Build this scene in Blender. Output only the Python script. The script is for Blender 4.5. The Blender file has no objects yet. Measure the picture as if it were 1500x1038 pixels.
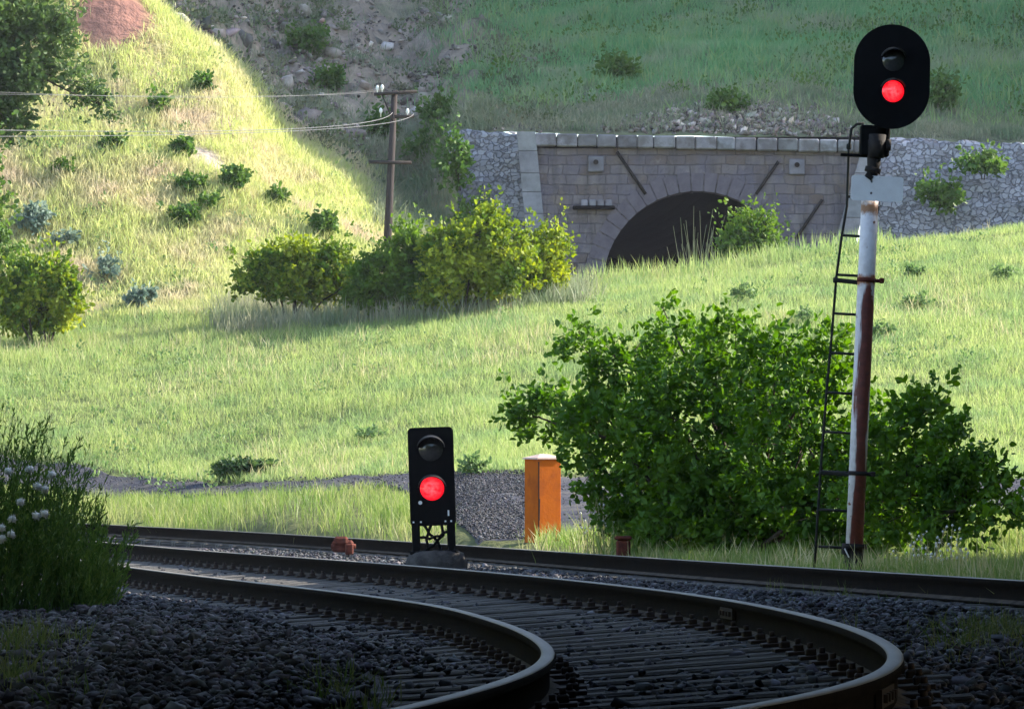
import bpy, math, random
import numpy as np
from mathutils import Vector, Matrix, Euler
random.seed(7)
RNG = np.random.default_rng(11)
S = bpy.context.scene
COL = S.collection
# ------------------------------------------------------------------ camera
F, CX, CY, HZ, CAMZ = 6000.0, 750.0, 519.0, 734.0, 0.634
PITCH = math.atan((HZ - CY) / F)
cam = bpy.data.cameras.new('camera'); camo = bpy.data.objects.new('camera', cam); COL.objects.link(camo)
cam.sensor_width = 36; cam.sensor_fit = 'HORIZONTAL'; cam.lens = 36 * F / 1500
cam.clip_start = 0.5; cam.clip_end = 3000
camo.location = (0, 0, CAMZ); camo.rotation_euler = (math.pi / 2 + PITCH, 0, 0)
S.camera = camo
def W(px, py, D):
    """world point seen at photo pixel px,py lying D metres up the line"""
    a, b = (px - CX) / F, (CY - py) / F
    d = Vector((a, math.cos(PITCH) - b * math.sin(PITCH), math.sin(PITCH) + b * math.cos(PITCH)))
    return Vector((0, 0, CAMZ)) + d * (D / d.y)
# ------------------------------------------------------------------ light
SUN_EL, SUN_AZ = math.radians(31), math.radians(68)     # azimuth measured from +Y (view) towards +X
sd = Vector((math.sin(SUN_AZ) * math.cos(SUN_EL), math.cos(SUN_AZ) * math.cos(SUN_EL), math.sin(SUN_EL)))
sun = bpy.data.lights.new('sun', 'SUN'); sun.energy = 4.4; sun.angle = math.radians(0.5); sun.color = (1, .93, .80)
suno = bpy.data.objects.new('sun', sun); COL.objects.link(suno)
suno.rotation_euler = (-sd).to_track_quat('-Z', 'Y').to_euler(); suno.location = (40, 40, 60)
w = bpy.data.worlds.new('World'); S.world = w; w.use_nodes = True
nt = w.node_tree; bg = nt.nodes['Background']
sky = nt.nodes.new('ShaderNodeTexSky'); sky.sky_type = 'NISHITA'; sky.sun_disc = False
sky.sun_elevation = SUN_EL; sky.sun_rotation = SUN_AZ
nt.links.new(sky.outputs[0], bg.inputs[0]); bg.inputs[1].default_value = 0.15
S.view_settings.view_transform = 'Standard'; S.view_settings.look = 'None'
S.view_settings.exposure = 1.74; S.view_settings.gamma = 1
S.cycles.max_bounces = 6; S.cycles.diffuse_bounces = 3; S.cycles.transmission_bounces = 4
S.cycles.transparent_max_bounces = 4
# ------------------------------------------------------------------ noise
def _hash(ix, iy, seed):
    n = (ix * 374761393 + iy * 668265263 + seed * 1442695041) & 0xffffffff
    n = ((n ^ (n >> 13)) * 1274126177) & 0xffffffff
    return ((n ^ (n >> 16)) & 0xffff) / 65535.0
def vnoise(x, y, seed=0):
    x = np.asarray(x, float); y = np.asarray(y, float)
    ix = np.floor(x).astype(np.int64); iy = np.floor(y).astype(np.int64)
    fx = x - ix; fy = y - iy; fx = fx * fx * (3 - 2 * fx); fy = fy * fy * (3 - 2 * fy)
    a = _hash(ix, iy, seed); b = _hash(ix + 1, iy, seed); c = _hash(ix, iy + 1, seed); d = _hash(ix + 1, iy + 1, seed)
    return (a * (1 - fx) + b * fx) * (1 - fy) + (c * (1 - fx) + d * fx) * fy - .5
def fbm(x, y, seed=0, o=4):
    s = 0; a = 1
    for k in range(o):
        s = s + a * vnoise(x, y, seed + k); x = x * 2.03 + 5.1; y = y * 2.03 + 1.7; a *= .5
    return s
def sstep(a, b, x):
    t = np.clip((np.asarray(x, float) - a) / (b - a), 0, 1); return t * t * (3 - 2 * t)
# ------------------------------------------------------------------ materials
def _base(name):
    m = bpy.data.materials.new(name); m.use_nodes = True
    return m, m.node_tree, m.node_tree.nodes['Principled BSDF']
def noise_fac(nt, scale, detail=5, rough=.6, coord='Object', stretch=None, lo=.35, hi=.65):
    tc = nt.nodes.new('ShaderNodeTexCoord'); n = nt.nodes.new('ShaderNodeTexNoise')
    n.inputs['Scale'].default_value = scale; n.inputs['Detail'].default_value = detail; n.inputs['Roughness'].default_value = rough
    src = tc.outputs[coord]
    if stretch:
        mp = nt.nodes.new('ShaderNodeMapping'); mp.inputs['Scale'].default_value = stretch
        nt.links.new(src, mp.inputs[0]); src = mp.outputs[0]
    nt.links.new(src, n.inputs['Vector'])
    mr = nt.nodes.new('ShaderNodeMapRange'); mr.inputs[1].default_value = lo; mr.inputs[2].default_value = hi
    nt.links.new(n.outputs['Fac'], mr.inputs[0])
    return mr.outputs[0]
def mixcol(nt, fac, a, b):
    mx = nt.nodes.new('ShaderNodeMix'); mx.data_type = 'RGBA'
    for sock, v in ((mx.inputs[6], a), (mx.inputs[7], b)):
        if isinstance(v, tuple): sock.default_value = (*v[:3], 1)
        else: nt.links.new(v, sock)
    if isinstance(fac, (int, float)): mx.inputs[0].default_value = fac
    else: nt.links.new(fac, mx.inputs[0])
    return mx.outputs[2]
def add_bump(nt, bs, fac, strength, dist=.02):
    b = nt.nodes.new('ShaderNodeBump'); b.inputs['Strength'].default_value = strength; b.inputs['Distance'].default_value = dist
    nt.links.new(fac, b.inputs['Height']); nt.links.new(b.outputs[0], bs.inputs['Normal'])
def mat(name, c1, c2=None, scale=6, rough=.8, spec=.3, metal=0, bump=0, bscale=None, stretch=None, c3=None, scale3=1.5, lo=.35, hi=.65, attr=None, dist=.02, c3r=(.48, .62)):
    m, nt, bs = _base(name)
    bs.inputs['Roughness'].default_value = rough; bs.inputs['Specular IOR Level'].default_value = spec; bs.inputs['Metallic'].default_value = metal
    f = noise_fac(nt, scale, stretch=stretch, lo=lo, hi=hi)
    col = mixcol(nt, f, c1, c2 or tuple(x * .7 for x in c1))
    if c3: col = mixcol(nt, noise_fac(nt, scale3, lo=c3r[0], hi=c3r[1], stretch=stretch), col, c3)
    if attr:
        at = nt.nodes.new('ShaderNodeAttribute'); at.attribute_name = attr
        mx = nt.nodes.new('ShaderNodeMix'); mx.data_type = 'RGBA'; mx.blend_type = 'MULTIPLY'; mx.inputs[0].default_value = 1
        nt.links.new(col, mx.inputs[6]); nt.links.new(at.outputs['Color'], mx.inputs[7]); col = mx.outputs[2]
    nt.links.new(col, bs.inputs['Base Color'])
    if bump: add_bump(nt, bs, noise_fac(nt, bscale or scale * 3, stretch=stretch, lo=.2, hi=.8), bump, dist)
    return m
def leafmat(name, c1, c2, c3=None, scale=.5, trans=.4, rough=.55, spec=.25, tcol=None):
    """thin leaves: a per-leaf tint attribute mixes c1..c2, broad noise patches add c3"""
    m, nt, bs = _base(name)
    at = nt.nodes.new('ShaderNodeAttribute'); at.attribute_name = 'tint'
    col = mixcol(nt, at.outputs['Fac'], c1, c2)
    if c3: col = mixcol(nt, noise_fac(nt, scale, detail=4, lo=.46, hi=.66), col, c3)
    bs.inputs['Roughness'].default_value = rough; bs.inputs['Specular IOR Level'].default_value = spec
    nt.links.new(col, bs.inputs['Base Color'])
    tr = nt.nodes.new('ShaderNodeBsdfTranslucent')
    hs = nt.nodes.new('ShaderNodeHueSaturation'); hs.inputs['Value'].default_value = 1.25; hs.inputs['Saturation'].default_value = 1.1
    nt.links.new(col, hs.inputs['Color']); nt.links.new(hs.outputs[0], tr.inputs['Color'])
    ms = nt.nodes.new('ShaderNodeMixShader'); ms.inputs[0].default_value = trans
    nt.links.new(bs.outputs[0], ms.inputs[1]); nt.links.new(tr.outputs[0], ms.inputs[2])
    nt.links.new(ms.outputs[0], nt.nodes['Material Output'].inputs['Surface'])
    return m
M = {}
M['rail_side'] = mat('rail_rust', (.013, .009, .007), (.007, .0055, .005), 9, .9, .04, bump=.4, bscale=60)
M['rail_top'] = mat('rail_running_surface', (.25, .22, .18), (.17, .145, .12), 5, .62, .3, metal=.15, bump=.05, bscale=90, stretch=(1, .1, 1))
M['rail_foot'] = mat('lit_rail_foot', (.085, .066, .054), (.035, .028, .024), 7, .9, .1)  # paler tone stands for light caught on the foot's upper faces
M['sleeper'] = mat('weathered_timber', (.27, .25, .225), (.07, .062, .056), 9, .9, .15, bump=.9, bscale=30, stretch=(.35, 9, 9), c3=(.05, .045, .04), scale3=3)
M['plate'] = mat('rusty_plate', (.05, .032, .024), (.03, .022, .018), 20, .85, .2)
M['ballast'] = mat('ballast_stone', (.112, .107, .112), (.042, .040, .045), 14, .85, .25, attr='tintcol')
M['ballast_bed'] = mat('ballast_bed', (.07, .066, .07), (.03, .028, .03), 22, .95, .1, bump=1, bscale=30)
M['gravel'] = mat('path_gravel', (.062, .062, .078), (.036, .036, .045), 3.5, .95, .1, bump=.8, bscale=14, c3=(.085, .08, .08), scale3=1.2)
M['black'] = mat('black_signal_paint', (.004, .004, .004), (.007, .006, .006), 8, .7, .06, bump=.05, bscale=40)
M['hood'] = mat('hood_paint', (.020, .020, .022), (.035, .034, .034), 12, .5, .4)
M['darkbrown'] = mat('dark_cast_iron', (.030, .022, .018), (.012, .010, .010), 9, .8, .25, bump=.3, bscale=30)
M['ladder'] = mat('ladder_steel', (.018, .022, .018), (.035, .030, .024), 12, .8, .2)
M['white'] = mat('white_sign_paint', (.86, .82, .80), (.74, .68, .66), 3, .6, .3, c3=(.22, .09, .05), scale3=7, c3r=(.60, .66))
M['glass'] = mat('dark_lens', (.03, .03, .03), (.05, .045, .045), 30, .12, .6)
M['concrete'] = mat('old_concrete', (.075, .068, .062), (.04, .036, .034), 7, .95, .1, bump=.6, bscale=25)
M['orange'] = mat('orange_paint', (.50, .115, .008), (.41, .09, .007), 4, .8, .12, c3=(.32, .07, .010), scale3=2.4, bump=.12, bscale=20)
M['lid'] = mat('lid_weathered', (.60, .44, .36), (.42, .30, .24), 7, .8, .2)
M['seam'] = mat('dark_seam', (.02, .012, .008), None, 9)
M['redbrown'] = mat('red_brown_iron', (.15, .038, .022), (.08, .024, .017), 14, .85, .2, bump=.4, bscale=40)
M['pole'] = mat('creosoted_timber', (.065, .052, .048), (.035, .028, .026), 6, .9, .15, stretch=(8, 8, .5), bump=.4, bscale=14)
M['porcelain'] = mat('porcelain', (.80, .80, .78), (.7, .7, .68), 20, .3, .5)
M['wire'] = mat('wire_metal', (.30, .29, .29), (.24, .23, .24), 5, .9, .1)
M['bark'] = mat('bark', (.075, .058, .042), (.04, .03, .024), 10, .95, .1, bump=.5, bscale=30)
M['coping'] = mat('coping_stone', (.24, .23, .25), (.13, .122, .132), 2.2, .9, .15, bump=.5, bscale=9, attr='tintcol', c3=(.12, .11, .11), scale3=2.4)
M['quoin'] = mat('quoin_stone', (.27, .26, .285), (.17, .16, .18), 2, .9, .15, bump=.5, bscale=9, attr='tintcol')
M['rock'] = mat('rubble_rock', (.42, .35, .30), (.24, .195, .165), 3, .95, .1, bump=.6, bscale=12, attr='tintcol')
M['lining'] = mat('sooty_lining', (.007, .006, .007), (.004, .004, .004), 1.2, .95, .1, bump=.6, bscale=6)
M['stalk'] = leafmat('dry_stalk', (.50, .44, .26), (.38, .36, .16), trans=.3)
M['puff'] = mat('seed_head', (.75, .74, .70), (.6, .58, .54), 60, .9, .1)
# lit red lenses
def lensmat():
    m, nt, bs = _base('lit_red_lens')
    tc = nt.nodes.new('ShaderNodeTexCoord'); mp = nt.nodes.new('ShaderNodeMapping'); mp.inputs['Location'].default_value = (-.46, 0, -.52); mp.inputs['Scale'].default_value = (1, 0, 1)
    nt.links.new(tc.outputs['Generated'], mp.inputs[0]); ln = nt.nodes.new('ShaderNodeVectorMath'); ln.operation = 'LENGTH'; nt.links.new(mp.outputs[0], ln.inputs[0])
    mr = nt.nodes.new('ShaderNodeMapRange'); mr.inputs[1].default_value = .52; mr.inputs[2].default_value = .05; nt.links.new(ln.outputs['Value'], mr.inputs[0])
    f = noise_fac(nt, 26, detail=3, lo=.3, hi=.75)
    mu = nt.nodes.new('ShaderNodeMath'); mu.operation = 'MULTIPLY'; nt.links.new(mr.outputs[0], mu.inputs[0]); nt.links.new(f, mu.inputs[1])
    col = mixcol(nt, mu.outputs[0], (.62, .001, .008), (1, .11, .13))
    bs.inputs['Base Color'].default_value = (.4, .008, .015, 1); bs.inputs['Roughness'].default_value = .2
    nt.links.new(col, bs.inputs['Emission Color']); bs.inputs['Emission Strength'].default_value = .62
    return m
M['lens'] = lensmat()
# mast paint: white above, red-brown rust spreading down the front
def mastmat():
    m, nt, bs = _base('mast_paint_and_rust')
    tc = nt.nodes.new('ShaderNodeTexCoord'); sp = nt.nodes.new('ShaderNodeSeparateXYZ'); nt.links.new(tc.outputs['Object'], sp.inputs[0])
    n1 = noise_fac(nt, 3.2, stretch=(3, 3, .35), lo=.25, hi=.75); n2 = noise_fac(nt, 16, lo=.3, hi=.7)
    def math_(op, a, b, c=None):
        k = nt.nodes.new('ShaderNodeMath'); k.operation = op
        for i, v in enumerate((a, b) if c is None else (a, b, c)):
            if isinstance(v, (int, float)): k.inputs[i].default_value = v
            else: nt.links.new(v, k.inputs[i])
        return k.outputs[0]
    # distance round the pipe from the stain's middle
    dx = math_('ABSOLUTE', math_('SUBTRACT', sp.outputs[0], .014), 0)
    side = math_('MULTIPLY_ADD', dx, -11, 1.32)
    low = nt.nodes.new('ShaderNodeMapRange'); low.inputs[1].default_value = 3.05; low.inputs[2].default_value = 2.65
    nt.links.new(sp.outputs[2], low.inputs[0])
    r = math_('ADD', math_('MULTIPLY', side, low.outputs[0]), math_('MULTIPLY_ADD', n1, .95, -.64))
    rf = nt.nodes.new('ShaderNodeMapRange'); rf.inputs[1].default_value = .33; rf.inputs[2].default_value = .5; nt.links.new(r, rf.inputs[0])
    rust = mixcol(nt, n2, (.21, .050, .032), (.11, .030, .022))
    white = mixcol(nt, n2, (.74, .70, .70), (.60, .54, .53))
    spot = noise_fac(nt, 9, detail=2, lo=.66, hi=.70)
    white = mixcol(nt, spot, white, (.20, .08, .04))
    # rust under the sign and at the clamps
    def band(z, hw):
        a = math_('ABSOLUTE', math_('SUBTRACT', sp.outputs[2], z), 0)
        q = math_('MULTIPLY_ADD', a, -1 / hw, 1.0); q = math_('ADD', q, math_('MULTIPLY_ADD', n2, .6, -.3))
        g = nt.nodes.new('ShaderNodeMapRange'); g.inputs[1].default_value = .25; g.inputs[2].default_value = .7; nt.links.new(q, g.inputs[0]); return g.outputs[0]
    col = mixcol(nt, rf.outputs[0], white, rust)
    col = mixcol(nt, band(2.93, .09), col, (.36, .13, .05)); col = mixcol(nt, band(3.66, .10), col, (.30, .15, .07))
    nt.links.new(col, bs.inputs['Base Color']); bs.inputs['Roughness'].default_value = .65
    add_bump(nt, bs, n2, .2)
    return m
M['mast'] = mastmat()
# masonry
def masonry():
    m, nt, bs = _base('ashlar_masonry')
    tc = nt.nodes.new('ShaderNodeTexCoord'); mp = nt.nodes.new('ShaderNodeMapping'); mp.inputs['Rotation'].default_value = (math.pi / 2, 0, 0)
    nt.links.new(tc.outputs['Object'], mp.inputs[0])
    nz = nt.nodes.new('ShaderNodeTexNoise'); nz.inputs['Scale'].default_value = 1.6; nt.links.new(mp.outputs[0], nz.inputs['Vector'])
    va = nt.nodes.new('ShaderNodeVectorMath'); va.operation = 'MULTIPLY_ADD'; va.inputs[1].default_value = (.22, .12, 0)
    nt.links.new(nz.outputs['Color'], va.inputs[0]); nt.links.new(mp.outputs[0], va.inputs[2])
    br = nt.nodes.new('ShaderNodeTexBrick'); nt.links.new(va.outputs[0], br.inputs['Vector'])
    for k, v in (('Scale', 1), ('Mortar Size', .016), ('Mortar Smooth', 1), ('Brick Width', .58), ('Row Height', .29), ('Bias', 0)): br.inputs[k].default_value = v
    br.offset = .5; br.squash = .8; br.squash_frequency = 3
    br.inputs['Color1'].default_value = (.20, .172, .178, 1); br.inputs['Color2'].default_value = (.12, .085, .072, 1); br.inputs['Mortar'].default_value = (.10, .088, .105, 1)
    col = mixcol(nt, noise_fac(nt, 1.1, lo=.40, hi=.62), br.outputs['Color'], (.125, .108, .135))
    col = mixcol(nt, noise_fac(nt, 2.6, lo=.58, hi=.72), col, (.23, .19, .19))
    col = mixcol(nt, noise_fac(nt, 1.3, stretch=(2.2, 1, .28), lo=.50, hi=.74), col, (.075, .066, .07))
    col = mixcol(nt, noise_fac(nt, .9, lo=.56, hi=.74), col, (.20, .155, .12))
    nt.links.new(col, bs.inputs['Base Color']); bs.inputs['Roughness'].default_value = .95
    ad = nt.nodes.new('ShaderNodeMath'); ad.operation = 'MULTIPLY_ADD'; ad.inputs[1].default_value = -1
    nt.links.new(br.outputs['Fac'], ad.inputs[0]); nt.links.new(noise_fac(nt, 9, lo=.1, hi=.9), ad.inputs[2])
    add_bump(nt, bs, ad.outputs[0], .8, .05)
    return m
M['ashlar'] = masonry()
def rubble_masonry():
    m, nt, bs = _base('rubble_masonry')
    tc = nt.nodes.new('ShaderNodeTexCoord'); mp0 = nt.nodes.new('ShaderNodeMapping'); mp0.inputs['Scale'].default_value = (1, .3, 1.35)
    nt.links.new(tc.outputs['Object'], mp0.inputs[0]); nz = nt.nodes.new('ShaderNodeTexNoise'); nz.inputs['Scale'].default_value = 5; nz.inputs['Detail'].default_value = 4; nt.links.new(mp0.outputs[0], nz.inputs['Vector'])
    mp = nt.nodes.new('ShaderNodeVectorMath'); mp.operation = 'MULTIPLY_ADD'; mp.inputs[1].default_value = (.30, .30, .30); nt.links.new(nz.outputs['Color'], mp.inputs[0]); nt.links.new(mp0.outputs[0], mp.inputs[2])
    vo = nt.nodes.new('ShaderNodeTexVoronoi'); vo.inputs['Scale'].default_value = 5.2; nt.links.new(mp.outputs[0], vo.inputs['Vector'])
    ve = nt.nodes.new('ShaderNodeTexVoronoi'); ve.feature = 'DISTANCE_TO_EDGE'; ve.inputs['Scale'].default_value = 5.2; nt.links.new(mp.outputs[0], ve.inputs['Vector'])
    sp = nt.nodes.new('ShaderNodeSeparateColor'); nt.links.new(vo.outputs['Color'], sp.inputs[0])
    col = mixcol(nt, sp.outputs[0], (.37, .36, .41), (.20, .19, .215))
    ed = nt.nodes.new('ShaderNodeMapRange'); ed.inputs[1].default_value = .0; ed.inputs[2].default_value = .07; nt.links.new(ve.outputs['Distance'], ed.inputs[0])
    col = mixcol(nt, ed.outputs[0], (.235, .225, .25), col)
    nt.links.new(col, bs.inputs['Base Color']); bs.inputs['Roughness'].default_value = .95
    ad = nt.nodes.new('ShaderNodeMath'); ad.operation = 'MULTIPLY_ADD'; ad.inputs[1].default_value = .35
    nt.links.new(noise_fac(nt, 9, lo=.1, hi=.9), ad.inputs[0]); nt.links.new(ed.outputs[0], ad.inputs[2])
    add_bump(nt, bs, ad.outputs[0], 1, .09)
    return m
M['rubble'] = rubble_masonry()
# terrain: colour attribute (kinds of soil) times noise
def terrainmat():
    m, nt, bs = _base('earth_and_turf')
    at = nt.nodes.new('ShaderNodeAttribute'); at.attribute_name = 'soil'
    f = noise_fac(nt, 2.5, detail=8, lo=.3, hi=.7)
    v = mixcol(nt, f, (1.2, 1.18, 1.12), (.62, .63, .66))
    mx = nt.nodes.new('ShaderNodeMix'); mx.data_type = 'RGBA'; mx.blend_type = 'MULTIPLY'; mx.inputs[0].default_value = 1
    nt.links.new(at.outputs['Color'], mx.inputs[6]); nt.links.new(v, mx.inputs[7])
    nt.links.new(mx.outputs[2], bs.inputs['Base Color']); bs.inputs['Roughness'].default_value = .98; bs.inputs['Specular IOR Level'].default_value = .1
    add_bump(nt, bs, noise_fac(nt, 3.5, detail=8, lo=.2, hi=.8), .8, .15)
    return m
M['terrain'] = terrainmat()
# leaves and grasses
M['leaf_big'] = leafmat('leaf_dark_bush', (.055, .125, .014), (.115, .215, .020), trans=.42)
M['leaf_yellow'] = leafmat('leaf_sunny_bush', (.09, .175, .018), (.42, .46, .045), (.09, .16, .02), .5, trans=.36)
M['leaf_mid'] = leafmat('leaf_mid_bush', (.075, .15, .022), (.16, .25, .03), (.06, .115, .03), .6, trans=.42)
M['leaf_tree'] = leafmat('leaf_tree', (.055, .10, .034), (.13, .20, .055), trans=.3)
M['leaf_sage'] = leafmat('leaf_sage', (.17, .24, .19), (.25, .31, .24), trans=.3)
M['leaf_shrub'] = leafmat('leaf_shrub', (.07, .15, .03), (.13, .21, .04), trans=.35)
M['broom'] = leafmat('broom_needles', (.075, .15, .03), (.17, .25, .055), trans=.35)
M['leaf_weed'] = leafmat('leaf_weed', (.12, .20, .07), (.19, .27, .10), trans=.4)
M['meadow'] = leafmat('meadow_grass', (.24, .335, .10), (.46, .475, .215), (.21, .31, .125), .45, trans=.45)
M['sunny'] = leafmat('slope_grass', (.42, .49, .165), (.62, .60, .30), (.60, .50, .36), .55, trans=.4)
M['hillgrass'] = leafmat('hill_grass', (.13, .32, .125), (.29, .43, .19), (.34, .37, .22), .35, trans=.35)
M['scrub'] = leafmat('scrub_grass', (.22, .24, .14), (.38, .36, .25), (.15, .21, .11), .5, trans=.35)
M['verge'] = leafmat('verge_grass', (.16, .25, .045), (.42, .40, .19), (.12, .21, .04), .8, trans=.4)
M['trackweed'] = leafmat('track_weed', (.06, .10, .022), (.17, .17, .06), trans=.35)
# ------------------------------------------------------------------ object helpers
def link(o, parent=None):
    COL.objects.link(o)
    if parent: o.parent = parent
    return o
def props(o, label=None, cat=None, group=None, kind=None):
    if label: o['label'] = label
    if cat: o['category'] = cat
    if group: o['group'] = group
    if kind: o['kind'] = kind
    return o
def empty(name, loc, label, cat, group=None, rot=(0, 0, 0)):
    o = bpy.data.objects.new(name, None); o.empty_display_size = .2; link(o)
    o.location = loc; o.rotation_euler = rot
    return props(o, label, cat, group)
class MB:
    def __init__(s): s.v = []; s.f = []; s.mi = []; s.sm = []
    def add(s, vs, fs, mi=0, smooth=False):
        b = len(s.v); s.v += [tuple(v) for v in vs]; s.f += [tuple(i + b for i in f) for f in fs]
        s.mi += [mi] * len(fs); s.sm += [smooth] * len(fs); return s
    def box(s, c, size, rot=None, mi=0, bevel=0, jit=0):
        hx, hy, hz = (q / 2 for q in size); R = rot or Matrix.Identity(3); c = Vector(c)
        if bevel:
            bm = min(bevel, hx * .9, hy * .9, hz * .9); vs = []
            pts = []
            for sx in (-1, 1):
                for sy in (-1, 1):
                    for sz in (-1, 1):
                        pts.append((sx * hx, sy * (hy - bm), sz * (hz - bm))); pts.append((sx * (hx - bm), sy * hy, sz * (hz - bm))); pts.append((sx * (hx - bm), sy * (hy - bm), sz * hz))
            I = lambda sx, sy, sz, k: ((sx > 0) * 4 + (sy > 0) * 2 + (sz > 0)) * 3 + k
            fs = []
            for q in (-1, 1):
                fs.append([I(q, a, b, 0) for a, b in ((-1, -1), (1, -1), (1, 1), (-1, 1))])
                fs.append([I(a, q, b, 1) for a, b in ((-1, -1), (1, -1), (1, 1), (-1, 1))])
                fs.append([I(a, b, q, 2) for a, b in ((-1, -1), (1, -1), (1, 1), (-1, 1))])
            for a in (-1, 1):
                for b in (-1, 1):
                    fs.append([I(a, b, -1, 0), I(a, b, 1, 0), I(a, b, 1, 1), I(a, b, -1, 1)])
                    fs.append([I(a, -1, b, 0), I(a, 1, b, 0), I(a, 1, b, 2), I(a, -1, b, 2)])
                    fs.append([I(-1, a, b, 1), I(1, a, b, 1), I(1, a, b, 2), I(-1, a, b, 2)])
                    for d in (-1, 1): fs.append([I(a, b, d, 0), I(a, b, d, 1), I(a, b, d, 2)])
            vs = [R @ Vector(p) + c for p in pts]
            return s.add(vs, fs, mi)
        vs = [R @ Vector((x * hx, y * hy, z * hz)) + c + Vector([random.uniform(-jit, jit) for _ in range(3)]) for x in (-1, 1) for y in (-1, 1) for z in (-1, 1)]
        return s.add(vs, [(0, 1, 3, 2), (4, 6, 7, 5), (0, 4, 5, 1), (2, 3, 7, 6), (0, 2, 6, 4), (1, 5, 7, 3)], mi)
    def tube(s, pts, r, n=8, mi=0, caps=True, smooth=True):
        pts = [Vector(p) for p in pts]; rr = r if isinstance(r, (list, tuple)) else [r] * len(pts)
        vs = []; up = None
        for i, p in enumerate(pts):
            t = (pts[min(i + 1, len(pts) - 1)] - pts[max(i - 1, 0)])
            if t.length < 1e-9: t = Vector((0, 0, 1))
            t.normalize()
            a = t.orthogonal().normalized() if up is None else (up - t * up.dot(t)).normalized()
            up = a; b = t.cross(a)
            vs += [p + (a * math.cos(2 * math.pi * k / n) + b * math.sin(2 * math.pi * k / n)) * rr[i] for k in range(n)]
        fs = [(i * n + k, i * n + (k + 1) % n, (i + 1) * n + (k + 1) % n, (i + 1) * n + k) for i in range(len(pts) - 1) for k in range(n)]
        s.add(vs, fs, mi, smooth)
        if caps:
            b0 = len(s.v) - len(vs)
            s.f += [tuple(b0 + k for k in reversed(range(n))), tuple(b0 + (len(pts) - 1) * n + k for k in range(n))]; s.mi += [mi] * 2; s.sm += [False] * 2
        return s
    def prism(s, outline, y0, y1, mi=0):
        """outline in x,z pulled along y"""
        n = len(outline)
        vs = [(x, y0, z) for x, z in outline] + [(x, y1, z) for x, z in outline]
        fs = [tuple(range(n)), tuple(range(2 * n - 1, n - 1, -1))] + [(i, n + i, n + (i + 1) % n, (i + 1) % n) for i in range(n)]
        return s.add(vs, fs, mi)
    def build(s, name, mats, parent=None, loc=None):
        me = bpy.data.meshes.new(name); me.from_pydata(s.v, [], s.f)
        for m in (mats if isinstance(mats, (list, tuple)) else [mats]): me.materials.append(m)
        me.polygons.foreach_set('material_index', s.mi); me.polygons.foreach_set('use_smooth', s.sm)
        import bmesh
        bm = bmesh.new(); bm.from_mesh(me); bmesh.ops.recalc_face_normals(bm, faces=bm.faces); bm.to_mesh(me); bm.free()
        o = bpy.data.objects.new(name, me); link(o, parent)
        if loc: o.location = loc
        return o
def fast(name, v, faces, m, parent=None, tint=None, tintcol=None, smooth=False, attr='tint'):
    """numpy vertices (N,3) and equal-sided faces (K,n) to one mesh object"""
    v = np.ascontiguousarray(v, np.float32); faces = np.ascontiguousarray(faces, np.int32); k = faces.shape[1]
    me = bpy.data.meshes.new(name); me.vertices.add(len(v)); me.vertices.foreach_set('co', v.ravel())
    me.loops.add(faces.size); me.loops.foreach_set('vertex_index', faces.ravel())
    me.polygons.add(len(faces)); me.polygons.foreach_set('loop_start', np.arange(0, faces.size, k, dtype=np.int32))
    if smooth: me.polygons.foreach_set('use_smooth', np.ones(len(faces), bool))
    me.update(calc_edges=True)
    if tint is not None:
        a = me.attributes.new('tint', 'FLOAT', 'POINT'); a.data.foreach_set('value', np.ascontiguousarray(tint, np.float32))
    if tintcol is not None:
        a = me.attributes.new(attr, 'FLOAT_COLOR', 'POINT')
        c = np.ones((len(v), 4), np.float32); c[:, :3] = tintcol; a.data.foreach_set('color', c.ravel())
    me.materials.append(m)
    o = bpy.data.objects.new(name, me); return link(o, parent)
# ------------------------------------------------------------------ rails: curves on the ground
def spline(pts):
    p = np.array(sorted(pts, key=lambda q: q[0]), float); return p[:, 0], p[:, 1]
def pchip(xk, yk, x):
    xk = np.asarray(xk, float); yk = np.asarray(yk, float); h = np.diff(xk); d = np.diff(yk, axis=0) / (h if yk.ndim == 1 else h[:, None])
    m = np.zeros_like(yk); s = np.sign(d[:-1]) * np.sign(d[1:])
    w1 = 2 * h[1:] + h[:-1]; w2 = h[1:] + 2 * h[:-1]
    if yk.ndim > 1: w1 = w1[:, None]; w2 = w2[:, None]
    with np.errstate(divide='ignore', invalid='ignore'):
        mm = (w1 + w2) / (w1 / d[:-1] + w2 / d[1:])
    m[1:-1] = np.where(s > 0, np.nan_to_num(mm), 0); m[0] = d[0]; m[-1] = d[-1]
    i = np.clip(np.searchsorted(xk, x) - 1, 0, len(xk) - 2); t = (np.clip(x, xk[0], xk[-1]) - xk[i]) / h[i]; hh = h[i]
    if yk.ndim > 1: t = t[:, None]; hh = hh[:, None]
    return (2 * t**3 - 3 * t**2 + 1) * yk[i] + (t**3 - 2 * t**2 + t) * hh * m[i] + (-2 * t**3 + 3 * t**2) * yk[i + 1] + (t**3 - t**2) * hh * m[i + 1]
def ground_pts(pix, z):
    out = []
    for px, py in pix:
        s = (py - HZ) / (CAMZ - z); out.append((F / s, (px - CX) / s))
    return out
CANT = -.115
PB = ground_pts([(1085, 1038), (1190, 1022), (1272, 1001), (1312, 980), (1325, 961), (1318, 949), (1297, 936), (1247, 917), (1128, 888), (1000, 866), (833, 847), (667, 832), (500, 819.5), (310, 807), (161, 794)], 0)
PC = ground_pts([(592, 1036), (662, 1020), (733, 1001), (783, 982), (812, 962), (812, 950), (798, 939), (765, 921), (698, 899), (645, 882), (500, 865), (333, 848), (133, 822)], CANT)
_gr = np.arange(0, 100, .1)
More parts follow.
